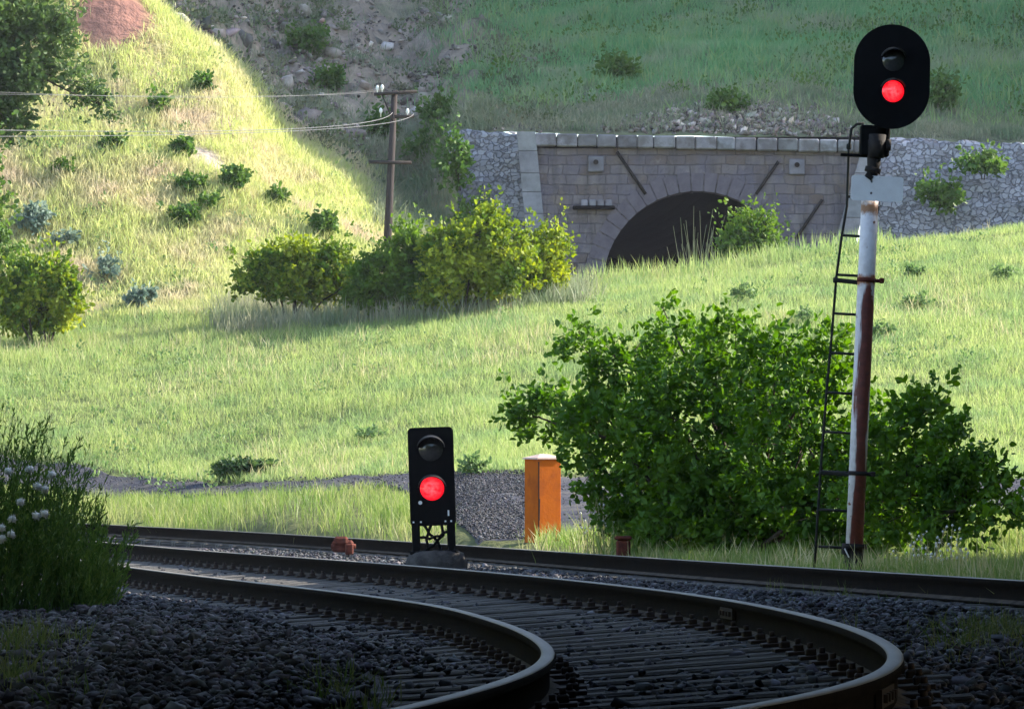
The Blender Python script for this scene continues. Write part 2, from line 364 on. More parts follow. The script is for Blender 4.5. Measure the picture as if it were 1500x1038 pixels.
def smooth_curve(pts):
    d, x = spline(pts); v = pchip(d, x, _gr); e = .5
    v = np.where(_gr < d[0], x[0] + (_gr - d[0]) * (x[1] - x[0]) / (d[1] - d[0]) - .012 * (d[0] - _gr) ** 2, v)
    v = np.where(_gr > d[-1], x[-1] + (_gr - d[-1]) * (x[-1] - x[-2]) / (d[-1] - d[-2]), v)
    for sg in (10, 10):
        k = np.exp(-.5 * (np.arange(-40, 41) / sg) ** 2); k /= k.sum(); v = np.convolve(np.pad(v, 40, mode='reflect', reflect_type='odd'), k, 'valid')
    w2 = np.exp(-.5 * (np.arange(-120, 121) / 34.) ** 2); w2 /= w2.sum(); v2 = np.convolve(np.pad(v, 120, mode='reflect', reflect_type='odd'), w2, 'valid')
    t = sstep(24, 34, _gr); v = v * (1 - t) + v2 * t
    return lambda q: np.interp(np.asarray(q, float), _gr, v)
XB = smooth_curve(PB); XC = smooth_curve(PC)
PA = [(1900, 872, 27), (1500, 851, 32.3), (1250, 834, 38), (1000, 819, 44.8), (835, 808, 51), (667, 797.5, 57), (600, 793, 60), (500, 786, 64), (300, 776, 70), (133, 766, 75), (-200, 752, 82)]
_ad = np.array([p[2] for p in PA]); _ax = np.array([(p[0] - CX) * p[2] / F for p in PA]); _az = np.array([CAMZ - (p[1] - HZ) * p[2] / F for p in PA])
_ca = np.polyfit((_ad - 50) / 20, _ax, 4); _cz = np.polyfit((_ad - 50) / 20, _az, 3)
def XA(q): return np.where(np.asarray(q, float) < 27, np.polyval(_ca, (27 - 50) / 20) + (27 - np.asarray(q, float)) * .17, np.polyval(_ca, (np.asarray(q, float) - 50) / 20))
def ZA(q): return np.where(np.asarray(q, float) < 32, 0, np.polyval(_cz, (np.maximum(np.asarray(q, float), 32) - 50) / 20))
def bed_z(X, D):
    """top of the ballast"""
    X = np.asarray(X, float); D = np.asarray(D, float); b, c, a = XB(D), XC(D), XA(D); za = ZA(D)
    z = np.where(X < c, -.275, np.where(X < b, -.285 + .105 * (X - c) / np.maximum(b - c, .1), -.18))
    z = np.where(X < c, np.interp(c - X, [0, .8, 1.4, 2.2, 3.5, 5.2], [-.285, -.315, -.23, -.20, -.22, -.29]), z)
    g = np.clip((X - b) / np.maximum(a - b, .1), 0, 1)
    z = np.where(X > b, -.18 + .03 * np.sin(g * 3.14) + g * (za - .03), z)
    return z - .055
# ------------------------------------------------------------------ terrain
U = np.array([-300, 0, 150, 300, 450, 600, 700, 830, 900, 1000, 1150, 1300, 1500, 1800], float)
ROWS = {
 57: [811, 811, 811, 812, 812, 812, 797, 790, 785, 780, 776, 775, 772, 770],
 64: [793, 793, 793, 793, 790, 774, 747, 742, 738, 735, 733, 730, 728, 725],
 72: [785, 785, 786, 779, 732, 712, 695, 692, 690, 690, 690, 690, 690, 690],
 78: [757, 757, 756, 730, 702, 672, 652, 642, 636, 632, 628, 626, 624, 620],
 84: [725, 722, 715, 696, 660, 625, 602, 587, 577, 567, 562, 558, 555, 550],
 92: [610, 608, 600, 590, 570, 545, 527, 510, 500, 490, 485, 480, 478, 475],
 100: [515, 515, 512, 505, 495, 482, 472, 455, 445, 435, 422, 412, 400, 390],
 106: [465, 466, 464, 460, 456, 452, 447, 436, 424, 415, 392, 375, 356, 340],
 109: [330, 378, 388, 398, 425, 441, 448, 430, 412, 406, 382, 361, 338, 312],
 113: [150, 225, 240, 272, 335, 390, 430, 470, 520, 540, 520, 430, 335, 290],
 118: [-50, 55, 70, 125, 245, 335, 385, 560, 566, 566, 566, 520, 420, 280],
 119.6: [-130, -40, -20, 78, 225, 322, 365, 562, 566, 566, 566, 520, 400, 280],
 121.6: [-190, -90, -60, 55, 215, 300, 194, 195, 197, 199, 202, 206, 209, 215],
 125: [-240, -130, -90, 58, 185, 260, 180, 174, 164, 150, 152, 172, 187, 190],
 140: [-400, -250, -200, -10, 70, 115, 80, 60, 50, 40, 35, 30, 25, 20],
 155: [-550, -400, -330, -130, -60, -30, -45, -45, -50, -52, -55, -57, -60, -65],
 180: [-760, -620, -540, -380, -300, -240, -220, -210, -205, -200, -200, -200, -200, -200],
 250: [-800, -700, -620, -560, -520, -500, -490, -480, -480, -480, -480, -480, -480, -480],
 700: [-350] * 14}
KD = np.array([-400, 36, 46] + list(ROWS), float)
KZ = np.vstack([np.full(14, -.16), np.full(14, -.15), np.full(14, -.14)] + [[CAMZ + (HZ - y) * d / F for y in r] for d, r in ROWS.items()])
def smooth_u(tab_u, uu):
    i = np.clip(np.searchsorted(U, uu) - 1, 0, len(U) - 2); t = np.clip((uu - U[i]) / (U[i + 1] - U[i]), 0, 1)
    t = t * .5 + .5 * t * t * (3 - 2 * t); n = np.arange(len(uu))
    return tab_u[n, i] * (1 - t) + tab_u[n, i + 1] * t
SQ = 1 / math.tan(SUN_AZ)
def terrain_raw(X, D):
    X = np.asarray(X, float); D = np.asarray(D, float); sh = X.shape; X = X.ravel(); D = D.ravel()
    u = CX + X * F / np.maximum(D, 46)
    z = smooth_u(pchip(KD, KZ, D), np.clip(u, U[0], U[-1]))
    # big unseen hill right of the tunnel, added to shade the slopes
    q = D - SQ * X
    H = 3 + 12 * sstep(108, 120, q) + 22 * sstep(114, 136, q) + 14 * sstep(130, 175, q)
    z = z + H * sstep(16, 34, X - .03 * (D - 120)) * sstep(90, 118, D) * (1 - .6 * sstep(60, 220, X))
    # and the wooded slope left of the line
    z = z + 9 * sstep(-18, -60, X) * sstep(20, 100, D)
    n = .05 * sstep(46, 60, D) + .14 * sstep(106, 112, D) * (1 - sstep(-1, 2, X)) + .22 * sstep(121, 128, D)
    z = z + n * fbm(X * .45, D * .45, 3, 4) * 1.6
    scr = sstep(121, 126, D) * (1 - sstep(640, 820, u)) * sstep(200, 330, u)
    r = 1 - np.abs(fbm(X * .38 + D * .12, D * .22 - X * .1, 9, 5)) * 2
    z = z + scr * ((r - .6) * 1.5 + .25 * np.sin((D * 1.9 + X * .9) + 3 * fbm(X * .2, D * .2, 17)))
    return z.reshape(sh)
def corridor(X, D):
    return sstep(0, .8, X - (XC(D) - 6.2)) * (1 - sstep(-.1, .6, X - XA(D))) * (1 - sstep(76, 80, D)) * sstep(-60, -40, D)
def gz(X, D):
    X = np.asarray(X, float); D = np.asarray(D, float)
    return terrain_raw(X, D) - .32 * corridor(X, D)
def hit_raw(px, py):
    d = np.arange(104, 125, .05); x = (px - CX) * d / F; k = np.nonzero(gz(x, d) >= CAMZ + (HZ - py) * d / F)[0]; return float(d[k[0]]) if len(k) else 118.
gx = np.concatenate([-np.geomspace(16.3, 170, 22)[::-1], np.arange(-16, 16.01, .3), np.geomspace(16.3, 190, 30)])
gd = np.concatenate([np.linspace(-80, 6, 10), np.arange(8, 100, .6), np.arange(100, 119.7, .4), [119.6], np.arange(121.6, 160, .5), np.geomspace(161, 330, 20)])
gd = np.unique(np.round(gd, 3)); gd = gd[~((gd > 119.25) & (gd < 119.59))]
GX, GD = np.meshgrid(gx, gd); GZ = gz(GX, GD); ny, nx = GX.shape
idx = np.arange(nx * ny).reshape(ny, nx)
fc = np.stack([idx[:-1, :-1], idx[:-1, 1:], idx[1:, 1:], idx[1:, :-1]], -1)
um = CX + (GX[:-1, :-1] + .15) * F / 120.
row = (np.abs(gd[:-1] - 119.6) < .02)
kill = row[:, None] & (um > 668) & (um < 1880)
fcs = fc[~kill]
u_ = CX + GX * F / np.maximum(GD, 46)
def lerp3(a, b, t): return a + (np.array(b) - a) * t[..., None]
soil = np.zeros(GX.shape + (3,)) + np.array((.13, .14, .06))
soil = lerp3(soil, (.15, .18, .065), sstep(70, 76, GD))
spur = sstep(107, 110, GD) * (1 - sstep(620, 700, u_)) * (1 - sstep(119, 123, GD))
soil = lerp3(soil, (.40, .36, .16), spur)
soil = lerp3(soil, (.42, .33, .24), spur * sstep(.1, .35, fbm(GX * .35, GD * .35, 21)))
hill = sstep(121, 123, GD) * sstep(640, 760, u_)
soil = lerp3(soil, (.16, .20, .11), hill)
soil = lerp3(soil, (.30, .265, .22), hill * (1 - sstep(123, 131, GD + 3 * fbm(GX * .2, GD * .2, 5))))
scree = sstep(120.5, 123, GD) * (1 - sstep(640, 800, u_ + 160 * fbm(GX * .3, GD * .3, 8))) * sstep(150, 320, u_)
soil = lerp3(soil, (.36, .285, .22), scree)
soil = lerp3(soil, (.40, .315, .25), scree * sstep(.1, .4, fbm(GX * .5, GD * .35, 31)))
soil = lerp3(soil, (.20, .22, .13), scree * sstep(.1, .4, fbm(GX * .3, GD * .3, 41)))
# bare red earth high on the left slope
tr = np.exp(-(((u_ - 162 - 18 * (GD - 119)) / 60) ** 2 + ((GD - 119.1) / 1.35) ** 2) ** 2)
soil = lerp3(soil, (.26, .135, .11), np.clip(tr * 1.3, 0, 1))
_st = [(q_[0], hit_raw(*q_)) for q_ in ((268, 200), (285, 218), (303, 230), (322, 243))]
_sd = np.min([np.hypot((u_ - (a0 + (b0 - a0) * t_)) / 7., (GD - (a1 + (b1 - a1) * t_)) / .38) for (a0, a1), (b0, b1) in zip(_st[:-1], _st[1:]) for t_ in (0, .25, .5, .75, 1)], axis=0)
soil = lerp3(soil, (.56, .45, .38), 1 - sstep(.7, 1.5, _sd))
ter = fast('ground', np.stack([GX, GD, GZ], -1).reshape(-1, 3), fcs, M['terrain'], tintcol=soil.reshape(-1, 3), attr='soil', smooth=True)
props(ter, 'grassy valley floor rising into steep hillsides round the tunnel', 'ground', kind='structure')
def on_ground(px, D, dz=0):
    x = (px - CX) * D / F; return Vector((x, D, float(gz(np.array([x]), np.array([D]))[0]) + dz))
def hit(px, py, d0=44, d1=160):
    """distance where the sight line through a pixel meets the ground"""
    d = np.arange(d0, d1, .1); x = (px - CX) * d / F; zr = CAMZ + (HZ - py) * d / F
    k = np.nonzero(gz(x, d) >= zr)[0]
    return float(d[k[0]]) if len(k) else d1
# ballast bed sheet
bd = np.arange(7, 79, .5); bw = np.linspace(0, 1, 60)
BD = np.repeat(bd[:, None], 60, 1); lo = XC(bd) - 5.2; hi = XA(bd) + .42
BX = lo[:, None] + (hi - lo)[:, None] * bw[None]; BZ = bed_z(BX, BD) - .015 + .02 * fbm(BX * 3, BD * 3, 2, 2)
BZ[:, 0] -= .3; BZ[:, -1] -= .25
bi = np.arange(BX.size).reshape(BX.shape)
o = fast('ballast_bed', np.stack([BX, BD, BZ], -1).reshape(-1, 3), np.stack([bi[:-1, :-1], bi[:-1, 1:], bi[1:, 1:], bi[1:, :-1]], -1).reshape(-1, 4), M['ballast_bed'], smooth=True)
props(o, 'dark stone bed under the railway tracks', 'track bed', kind='structure')
# gravel path
pu = np.array([-200, 0, 150, 300, 450, 600, 650, 700, 780, 900, 1300, 1450, 1700]); p0 = np.array([88, 85.5, 82.5, 78.6, 74.2, 70.8, 65, 58.2, 57.6, 60, 62, 60, 58]); p1 = np.array([91, 88.5, 86, 82, 77.6, 74.4, 72.6, 71.8, 71.2, 71, 71, 70, 69])
uu = np.arange(-200, 1701, 12.); q = np.linspace(0, 1, 26)
PD = np.interp(uu, pu, p0)[:, None] * (1 - q) + np.interp(uu, pu, p1)[:, None] * q
PD = PD + .9 * fbm(uu[:, None] * .02 + 0 * PD, PD * .3, 77, 3) * np.where((q < .1) | (q > .9), 1, .5)
PX = (uu[:, None] - CX) * PD / F; PZ = gz(PX, PD) + .03 + .05 * fbm(PX * 1.5, PD * 1.5, 6, 3)
PZ[:, 0] -= .12; PZ[:, -1] -= .12
pi_ = np.arange(PX.size).reshape(PX.shape)
o = fast('gravel_path', np.stack([PX, PD, PZ], -1).reshape(-1, 3), np.stack([pi_[:-1, :-1], pi_[1:, :-1], pi_[1:, 1:], pi_[:-1, 1:]], -1).reshape(-1, 4), M['gravel'], smooth=True)
props(o, 'grey gravel path between the verge and the meadow', 'path', kind='structure')
def in_path(X, D, m=0.):
    u = CX + X * F / D; return (D > np.interp(u, pu, p0) - m) & (D < np.interp(u, pu, p1) + m)
# ------------------------------------------------------------------ stones
_ico = None
def ico():
    p = (1 + 5 ** .5) / 2
    v = np.array([(-1, p, 0), (1, p, 0), (-1, -p, 0), (1, -p, 0), (0, -1, p), (0, 1, p), (0, -1, -p), (0, 1, -p), (p, 0, -1), (p, 0, 1), (-p, 0, -1), (-p, 0, 1)]) / 1.9
    f = np.array([(0, 11, 5), (0, 5, 1), (0, 1, 7), (0, 7, 10), (0, 10, 11), (1, 5, 9), (5, 11, 4), (11, 10, 2), (10, 7, 6), (7, 1, 8), (3, 9, 4), (3, 4, 2), (3, 2, 6), (3, 6, 8), (3, 8, 9), (4, 9, 5), (2, 4, 11), (6, 2, 10), (8, 6, 7), (9, 8, 1)])
    return v, f
def rand_rot(n):
    q = RNG.normal(size=(n, 4)); q /= np.linalg.norm(q, axis=1)[:, None]; a, b, c, d = q.T
    return np.stack([np.stack([a*a+b*b-c*c-d*d, 2*(b*c-a*d), 2*(b*d+a*c)], -1), np.stack([2*(b*c+a*d), a*a-b*b+c*c-d*d, 2*(c*d-a*b)], -1), np.stack([2*(b*d-a*c), 2*(c*d+a*b), a*a-b*b-c*c+d*d], -1)], 1)
def stones(name, P, size, m, flat=.7, tcol=None):
    n = len(P); v, f = ico()
    V = v[None] * RNG.uniform(.45, 1.3, (n, 12, 1)); V = V * RNG.uniform([.7, .55, .3], [1.35, 1.05, .8], (n, 3))[:, None]
    V = np.einsum('nij,nkj->nki', rand_rot(n), V) * np.asarray(size).reshape(-1, 1, 1)
    V[..., 2] *= flat; V += P[:, None]
    Fc = (f[None] + 12 * np.arange(n)[:, None, None]).reshape(-1, 3)
    g = RNG.uniform(.35, 1.2, (n, 1)) ** 1.3 + .9 * (RNG.uniform(size=(n, 1)) < .07); c = np.clip(g * (np.array([[1, 1, 1]]) + RNG.normal(0, .05, (n, 3))), .2, 2)
    return fast(name, V.reshape(-1, 3), Fc, m, tintcol=np.repeat(c, 12, 0), attr='tintcol')
# ballast stones: denser near the camera
Ps = []
for d0, d1, dens in ((11, 18, 430), (18, 26, 440), (26, 36, 340), (36, 50, 200), (50, 66, 100)):
    dd = RNG.uniform(d0, d1, int((d1 - d0) * 7 * dens)); xa = np.maximum(XC(dd) - 4.6, -.125 * dd - .7); xb = XA(dd) + .35
    xx = xa + (xb - xa) * RNG.uniform(0, 1, len(dd)); keep = np.abs(xx) < dd * .125 + .6
    dd, xx = dd[keep], xx[keep]; b, c = XB(dd), XC(dd)
    ins = (xx > c - .95 - .25 * fbm(xx, dd * .6, 33, 2)) & (xx < b + .02)
    # between the rails stones lie lower, in drifts, so the sleepers show
    drift = fbm(xx * .9, dd * .45, 55, 3)
    k = (~ins) | (RNG.uniform(size=len(dd)) < np.clip(.10 + .95 * drift, .03, .75))
    k &= (np.abs(xx - b) > .09) & (np.abs(xx - c) > .09) & (np.abs(xx - XA(dd)) > .09)
    dd, xx, ins = dd[k], xx[k], ins[k]
    heap = np.where((xx > XC(dd) - 2.4) & (xx < XC(dd) - .4), .05, 0) + .04 * fbm(xx * 1.7, dd * 1.7, 12, 2)
    Ps.append(np.stack([xx, dd, bed_z(xx, dd) + np.where(ins, RNG.uniform(-.01, .035, len(dd)), RNG.uniform(-.015, .03, len(dd)) + heap)], -1))
P = np.concatenate(Ps)
o = stones('ballast_stones', P, RNG.uniform(.017, .039, len(P)) * (1 + .7 * (RNG.uniform(size=len(P)) < .12)), M['ballast'])
props(o, 'loose grey ballast stones heaped round the rails', 'ballast', kind='stuff')
n = 14000; uu_ = np.concatenate([RNG.uniform(-100, 1600, n // 3), RNG.uniform(640, 800, n - n // 3)]); q_ = RNG.uniform(-.03, 1.03, n)
dd = np.interp(uu_, pu, p0) * (1 - q_) + np.interp(uu_, pu, p1) * q_; xx = (uu_ - CX) * dd / F
P = np.stack([xx, dd, gz(xx, dd) + .05 + .02 * RNG.uniform(size=n)], -1)
o = stones('path_stones', P, RNG.uniform(.010, .030, n), M['ballast']); props(o, 'small loose stones lying on the gravel path', 'gravel', kind='stuff')
# ------------------------------------------------------------------ tracks
RP = [(-.034, 0), (-.026, .006), (.026, .006), (.034, 0), (.036, -.012), (.036, -.034), (.010, -.048), (.009, -.125), (.068, -.145), (.068, -.158), (-.068, -.158), (-.068, -.145), (-.009, -.125), (-.010, -.048), (-.036, -.034), (-.036, -.012)]
RP = [(x_, z_ if z_ > -.04 else z_ * 1.27) for x_, z_ in RP]
def sweep_rail(name, fx, fz, d, parent):
    x = fx(d); z = fz(d) * np.ones_like(d); tx = np.gradient(x, d); L = np.sqrt(1 + tx**2); nxv = np.stack([1 / L, -tx / L], -1)
    pr = np.array(RP); n = len(pr)
    V = np.stack([x[:, None] + nxv[:, :1] * pr[:, 0], d[:, None] + nxv[:, 1:] * pr[:, 0], z[:, None] + pr[:, 1] - .006], -1)
    i = np.arange(len(d) - 1)[:, None] * n; k = np.arange(n)[None]; k2 = (k + 1) % n
    o = fast(name, V.reshape(-1, 3), np.stack([i + k, i + k2, i + n + k2, i + n + k], -1).reshape(-1, 4), M['rail_side'], parent)
    o.data.materials.append(M['rail_top']); o.data.materials.append(M['rail_foot'])
    mi = np.array([1, 1, 1] + [0] * (n - 3), np.int32); mi[[7, 11]] = 2; mi = np.tile(mi, len(d) - 1); o.data.polygons.foreach_set('material_index', mi)
    return o
def sleeper_at(c, ang, tilt, parent, length, proto=None):
    if proto is None:
        mb = MB(); mb.box((0, 0, -.075), (length, .24, .15), bevel=.012)
        s = mb.build('sleeper', M['sleeper'], parent)
    else:
        s = proto.copy(); link(s, parent)
    s.location = c; s.rotation_euler = Euler((0, tilt, ang))
    return s
tA = empty('railway_track', (0, 0, 0), 'twin rails on timber sleepers curving round to the left in the foreground', 'track')
dB = np.concatenate([np.arange(8, 26, .12), np.arange(26, 68, .4)])
sweep_rail('rail', XB, lambda d: 0 * d, dB, tA); sweep_rail('rail', XC, lambda d: 0 * d + CANT, dB, tA)
chair = None; protos = [None, None, None]; dcur = 9.2; k = 0
while dcur < 62 and k < 96:
    b, c = float(XB(dcur)), float(XC(dcur)); e = .05; sl = (float(XB(dcur + e)) - float(XB(dcur - e))) / (2 * e)
    ang = -math.atan(sl) + random.uniform(-.02, .02)
    pr = protos[k % 3]
    s = sleeper_at(((b + c) / 2 - .40 + random.uniform(-.07, .07), dcur, -.208 + CANT * .62 + random.uniform(-.008, .002)), ang, -math.atan(-CANT / max(b - c, 1.2)), tA, 2.85 + .10 * (k % 3), pr)
    if pr is None: protos[k % 3] = s
    mw = Matrix.Translation(s.location) @ s.rotation_euler.to_matrix().to_4x4()
    for xr, zr in ((b, 0), (c, CANT)):
        if chair is None:
            mb = MB(); mb.box((0, 0, .008), (.36, .17, .022), bevel=.004)
            for sx in (-1, 1): mb.box((sx * .115, 0, .034), (.055, .09, .045), bevel=.008).tube([(sx * .115, 0, .05), (sx * .115, 0, .085)], .016, 6)
            chair = ch = mb.build('rail_chair', M['plate'], s)
        else: ch = chair.copy(); link(ch, s)
        lp = mw.inverted() @ Vector((xr, dcur, zr)); ch.location = (lp.x, 0, .002)
    dcur += .62 * math.cos(ang) + random.uniform(-.03, .03); k += 1
# fishplates at the joints
for fx, z, d in ((XC, CANT, 14.6), (XB, 0, 26.4), (XB, 0, 15.2)):
    t = math.atan((float(fx(d + .1)) - float(fx(d - .1))) / .2); mb = MB(); R = Matrix.Rotation(-t, 3, 'Z')
    for sx in (-1, 1):
        mb.box(R @ Vector((sx * .026, 0, -.085)), (.022, .55, .07), R)
        for j in (-.2, -.07, .07, .2): mb.box(R @ Vector((sx * .044, j, -.085)), (.018, .032, .032), R)
    mb.build('fishplate', M['plate'], tA, (float(fx(d)), d, z))
tB = empty('railway_track', (0, 0, 0), 'straighter far rail passing in front of the mast and the orange box', 'track')
dA = np.arange(24, 84, .5)
sweep_rail('rail', XA, ZA, dA, tB)
dcur = 27; pr = None; k = 0
while dcur < 80 and k < 95:
    sl = (float(XA(dcur + .1)) - float(XA(dcur - .1))) / .2; ang = -math.atan(sl)
    s = sleeper_at((float(XA(dcur)) - .05, dcur, float(ZA(dcur)) - .212), ang, 0, tB, .8, pr); pr = pr or s
    dcur += .65; k += 1
# rusty stop block on the far rail, and a low cap in the grass
p = W(502, 812, 58); mb = MB()
mb.box((0, 0, .12), (.30, .26, .17), bevel=.03).box((-.02, -.10, .20), (.20, .16, .12), bevel=.03).box((.10, -.15, .08), (.12, .10, .16), bevel=.02).tube([(-.16, -.1, .12), (.19, -.1, .12)], .035)
o = mb.build('point_lock', M['redbrown'], None, p); props(o, 'rust red point lock fixed beside the far rail left of the dwarf signal', 'point lock')
p = W(913, 816, 49.6); mb = MB()
mb.box((0, 0, .10), (.17, .17, .22), bevel=.02).box((0, 0, .235), (.21, .21, .05), bevel=.018)
o = mb.build('marker_stub', M['redbrown'], None, p); props(o, 'short red brown marker stub in dry grass below the big bush', 'marker')
# ------------------------------------------------------------------ signals
def disc(mb, c, r, y0, y1, n=28, mi=0):
    return mb.prism([(c[0] + r * math.cos(2 * math.pi * k / n), c[1] + r * math.sin(2 * math.pi * k / n)) for k in range(n)], y0, y1, mi)
def hood(mb, c, r, y, depth, a0=20, a1=160, t=.012):
    n = 16; vs = []; fs = []
    for k in range(n + 1):
        a = math.radians(a0 + (a1 - a0) * k / n); sl = math.sin(math.radians(180 * k / n))
        dep = depth * (.35 + .65 * sl)
        for rr, yy in ((r, y), (r + t, y), (r + t, y - dep), (r, y - dep)): vs.append((c[0] + rr * math.cos(a), yy, c[1] + rr * math.sin(a) - (.12 * (y - yy))))
    for k in range(n):
        for j in range(4): fs.append((k * 4 + j, k * 4 + (j + 1) % 4, k * 4 + 4 + (j + 1) % 4, k * 4 + 4 + j))
    fs += [(0, 1, 2, 3), (n * 4 + 3, n * 4 + 2, n * 4 + 1, n * 4)]
    return mb.add(vs, fs, 0)
def lens_obj(c, r, y, m, parent):
    mb = MB(); vs = []; n, rings = 28, 6
    for i in range(rings + 1):
        a = i / rings * 1.1
        for k in range(n): vs.append((c[0] + r * math.sin(a) / math.sin(1.1) * math.cos(2 * math.pi * k / n), y - r * .55 * (math.cos(a) - math.cos(1.1)), c[1] + r * math.sin(a) / math.sin(1.1) * math.sin(2 * math.pi * k / n)))
    fs = [(i * n + k, i * n + (k + 1) % n, (i + 1) * n + (k + 1) % n, (i + 1) * n + k) for i in range(rings) for k in range(n)]
    mb.add(vs, fs, 0, True); return mb.build('lens', m, parent)
MD = 41.7; ms = F / MD
base = W(1250, 832, MD)
mast = empty('signal_mast', base, 'tall rust stained white signal mast with ladder and oval black head showing red', 'railway signal', rot=(0, math.radians(2.75), 0))
def ML(px, py):   # photo pixel -> mast frame
    dx, dz = (px - 1250) / ms, (832 - py) / ms; a = math.radians(2.75)
    return dx * math.cos(a) - dz * math.sin(a), dx * math.sin(a) + dz * math.cos(a)
pole = MB().tube([(0, 0, -.1), (0, 0, 1.6), (0, 0, 2.95), (0, 0, 3.98)], [.088, .090, .089, .087], 24).build('pole', M['mast'], mast)
MB().tube([(0, 0, -.35), (0, 0, .22)], .102, 20).tube([(0, 0, .20), (0, 0, .25)], .128, 20).box((-.10, -.06, .17), (.06, .10, .07), bevel=.01).build('base_sleeve', M['darkbrown'], mast)
MB().box((-.085, -.13, .155), (.012, .02, .10), Matrix.Rotation(-.5, 3, 'Y')).build('tag_plate', M['white'], mast)
for py, wr in ((410, .22), (693, .16)):
    x, z = ML(1268 if py < 500 else 1253, py); mb = MB().tube([(0, 0, z - .022), (0, 0, z + .022)], .097, 20)
    mb.tube([(0, -.02, z), (.155, -.02, z - .005)], .02, 8).box((.155, -.02, z), (.05, .06, .055), bevel=.01)
    mb.build('clamp', M['redbrown'] if py < 500 else M['darkbrown'], mast)
# ladder
lad = bpy.data.objects.new('ladder', None); lad.empty_display_size = .2; link(lad, mast)
st = [ML(*q) for q in ((1268, 179), (1258, 180), (1250, 187), (1247, 215), (1244, 300), (1236, 345), (1228, 405), (1221, 490), (1213, 575), (1206, 665), (1200, 750), (1194, 840))]
LY = .15
MB().tube([(x, LY * (1 if i > 2 else .5), z) for i, (x, z) in enumerate(st)], .014, 8).box((st[3][0], LY, st[3][1] + .02), (.05, .05, .06), bevel=.01).build('stile', M['ladder'], lad)
st2 = [ML(*q) for q in ((1290, 300), (1282, 345), (1274, 405), (1267, 490), (1259, 575), (1252, 665), (1246, 750), (1240, 840))]
MB().tube([(x, LY, z) for x, z in st2], .014, 8).build('stile', M['ladder'], lad)
for py in (286, 343, 401, 458, 516, 574, 632, 690, 746, 800):
    xl = 1244 + (1194 - 1244) * (py - 300) / 540; xl = np.interp(py, [187, 300, 345, 405, 490, 575, 665, 750, 840], [1250, 1244, 1236, 1228, 1221, 1213, 1206, 1200, 1194])
    a = ML(xl, py); b = ML(xl + 45, py + 2.5); MB().tube([(a[0], LY, a[1]), (b[0], LY, b[1])], .014, 8).build('rung', M['ladder'], lad)
a = ML(1226, 409); MB().box((a[0] + .17, LY - .02, a[1] - .01), (.36, .05, .045), Matrix.Rotation(.06, 3, 'Y'), bevel=.008).box((a[0], LY - .01, a[1]), (.04, .06, .06), bevel=.01).build('bracket', M['ladder'], lad)
a = ML(1204, 691); MB().box((a[0] + .17, LY - .02, a[1] - .01), (.36, .04, .04), Matrix.Rotation(.03, 3, 'Y'), bevel=.008).build('bracket', M['ladder'], lad)
# sign plate
x, z = ML(1285, 277); hw, hh, rc = .265, .128, .03
ol = []
for sx, sz, a0 in ((1, 1, 0), (-1, 1, 90), (-1, -1, 180), (1, -1, 270)):
    for k in range(5): t = math.radians(a0 + 22.5 * k); ol.append((x + sx * (hw - rc) + rc * math.cos(t), z + sz * (hh - rc) + rc * math.sin(t)))
o = MB().prism(ol, -.118, -.106).build('sign_plate', M['white'], mast)
MB().tube([(0, -.02, z - .05), (0, -.118, z - .05)], .012, 8).tube([(0, -.02, z + .07), (0, -.118, z + .07)], .012, 8).build('sign_bolt', M['redbrown'], mast)
# neck and bracket box
x0, z0 = ML(1281, 248); x1, z1 = ML(1284, 205)
MB().tube([(0, 0, 3.95), (x0, 0, z0), (x1, 0, z1)], [.05, .062, .085], 16).tube([(x0 - .01, 0, z0 - .03), (x0, 0, z0 + .02)], .082, 14).box((x0 - .05, -.10, z0 - .08), (.08, .05, .05), Matrix.Rotation(.6, 3, 'Y')).build('neck', M['darkbrown'], mast)
a = ML(1263, 182); b = ML(1304, 229); cx, cz = (a[0] + b[0]) / 2, (a[1] + b[1]) / 2
MB().box((cx, .05, cz), (b[0] - a[0], .16, a[1] - b[1]), bevel=.012).box((cx - .12, .04, b[1]), (.44, .05, .03), bevel=.006).build('bracket_box', M['black'], mast)
MB().tube([(cx + .02, -.04, b[1] - .02), (cx + .02, -.04, cz + .06)], [.075, .09], 16).tube([(cx + .11, -.03, cz - .04), (cx + .16, -.03, cz - .04)], .06, 14).build('pivot', M['darkbrown'], mast)
# head
hx, hz = ML(1307, 113); R_, sh = .388, .145
head = bpy.data.objects.new('signal_head', None); head.empty_display_size = .2; link(head, mast); head.location = (hx, -.12, hz); head.rotation_euler = (0, math.radians(-1.2), 0)
ol = [(R_ * math.cos(math.radians(t)), sh + R_ * math.sin(math.radians(t))) for t in range(0, 181, 6)] + [(R_ * math.cos(math.radians(t)), -sh + R_ * math.sin(math.radians(t))) for t in range(180, 361, 6)]
MB().prism(ol, -.012, .012).build('backboard', M['black'], head)
MB().box((0, .13, .02), (.34, .22, .66), bevel=.04).tube([(.0, .1, -.3), (-.1, .12, -.55)], .06, 10).build('lamp_case', M['black'], head)
for dx, dz, lit in ((.012, .165, False), (.016, -.15, True)):
    mb = MB(); hood(mb, (dx, dz), .125, -.012, .20); n = 28
    mb.build('hood', M['hood'], head)
    lens_obj((dx, dz), .112, -.016, M['lens'] if lit else M['glass'], head)
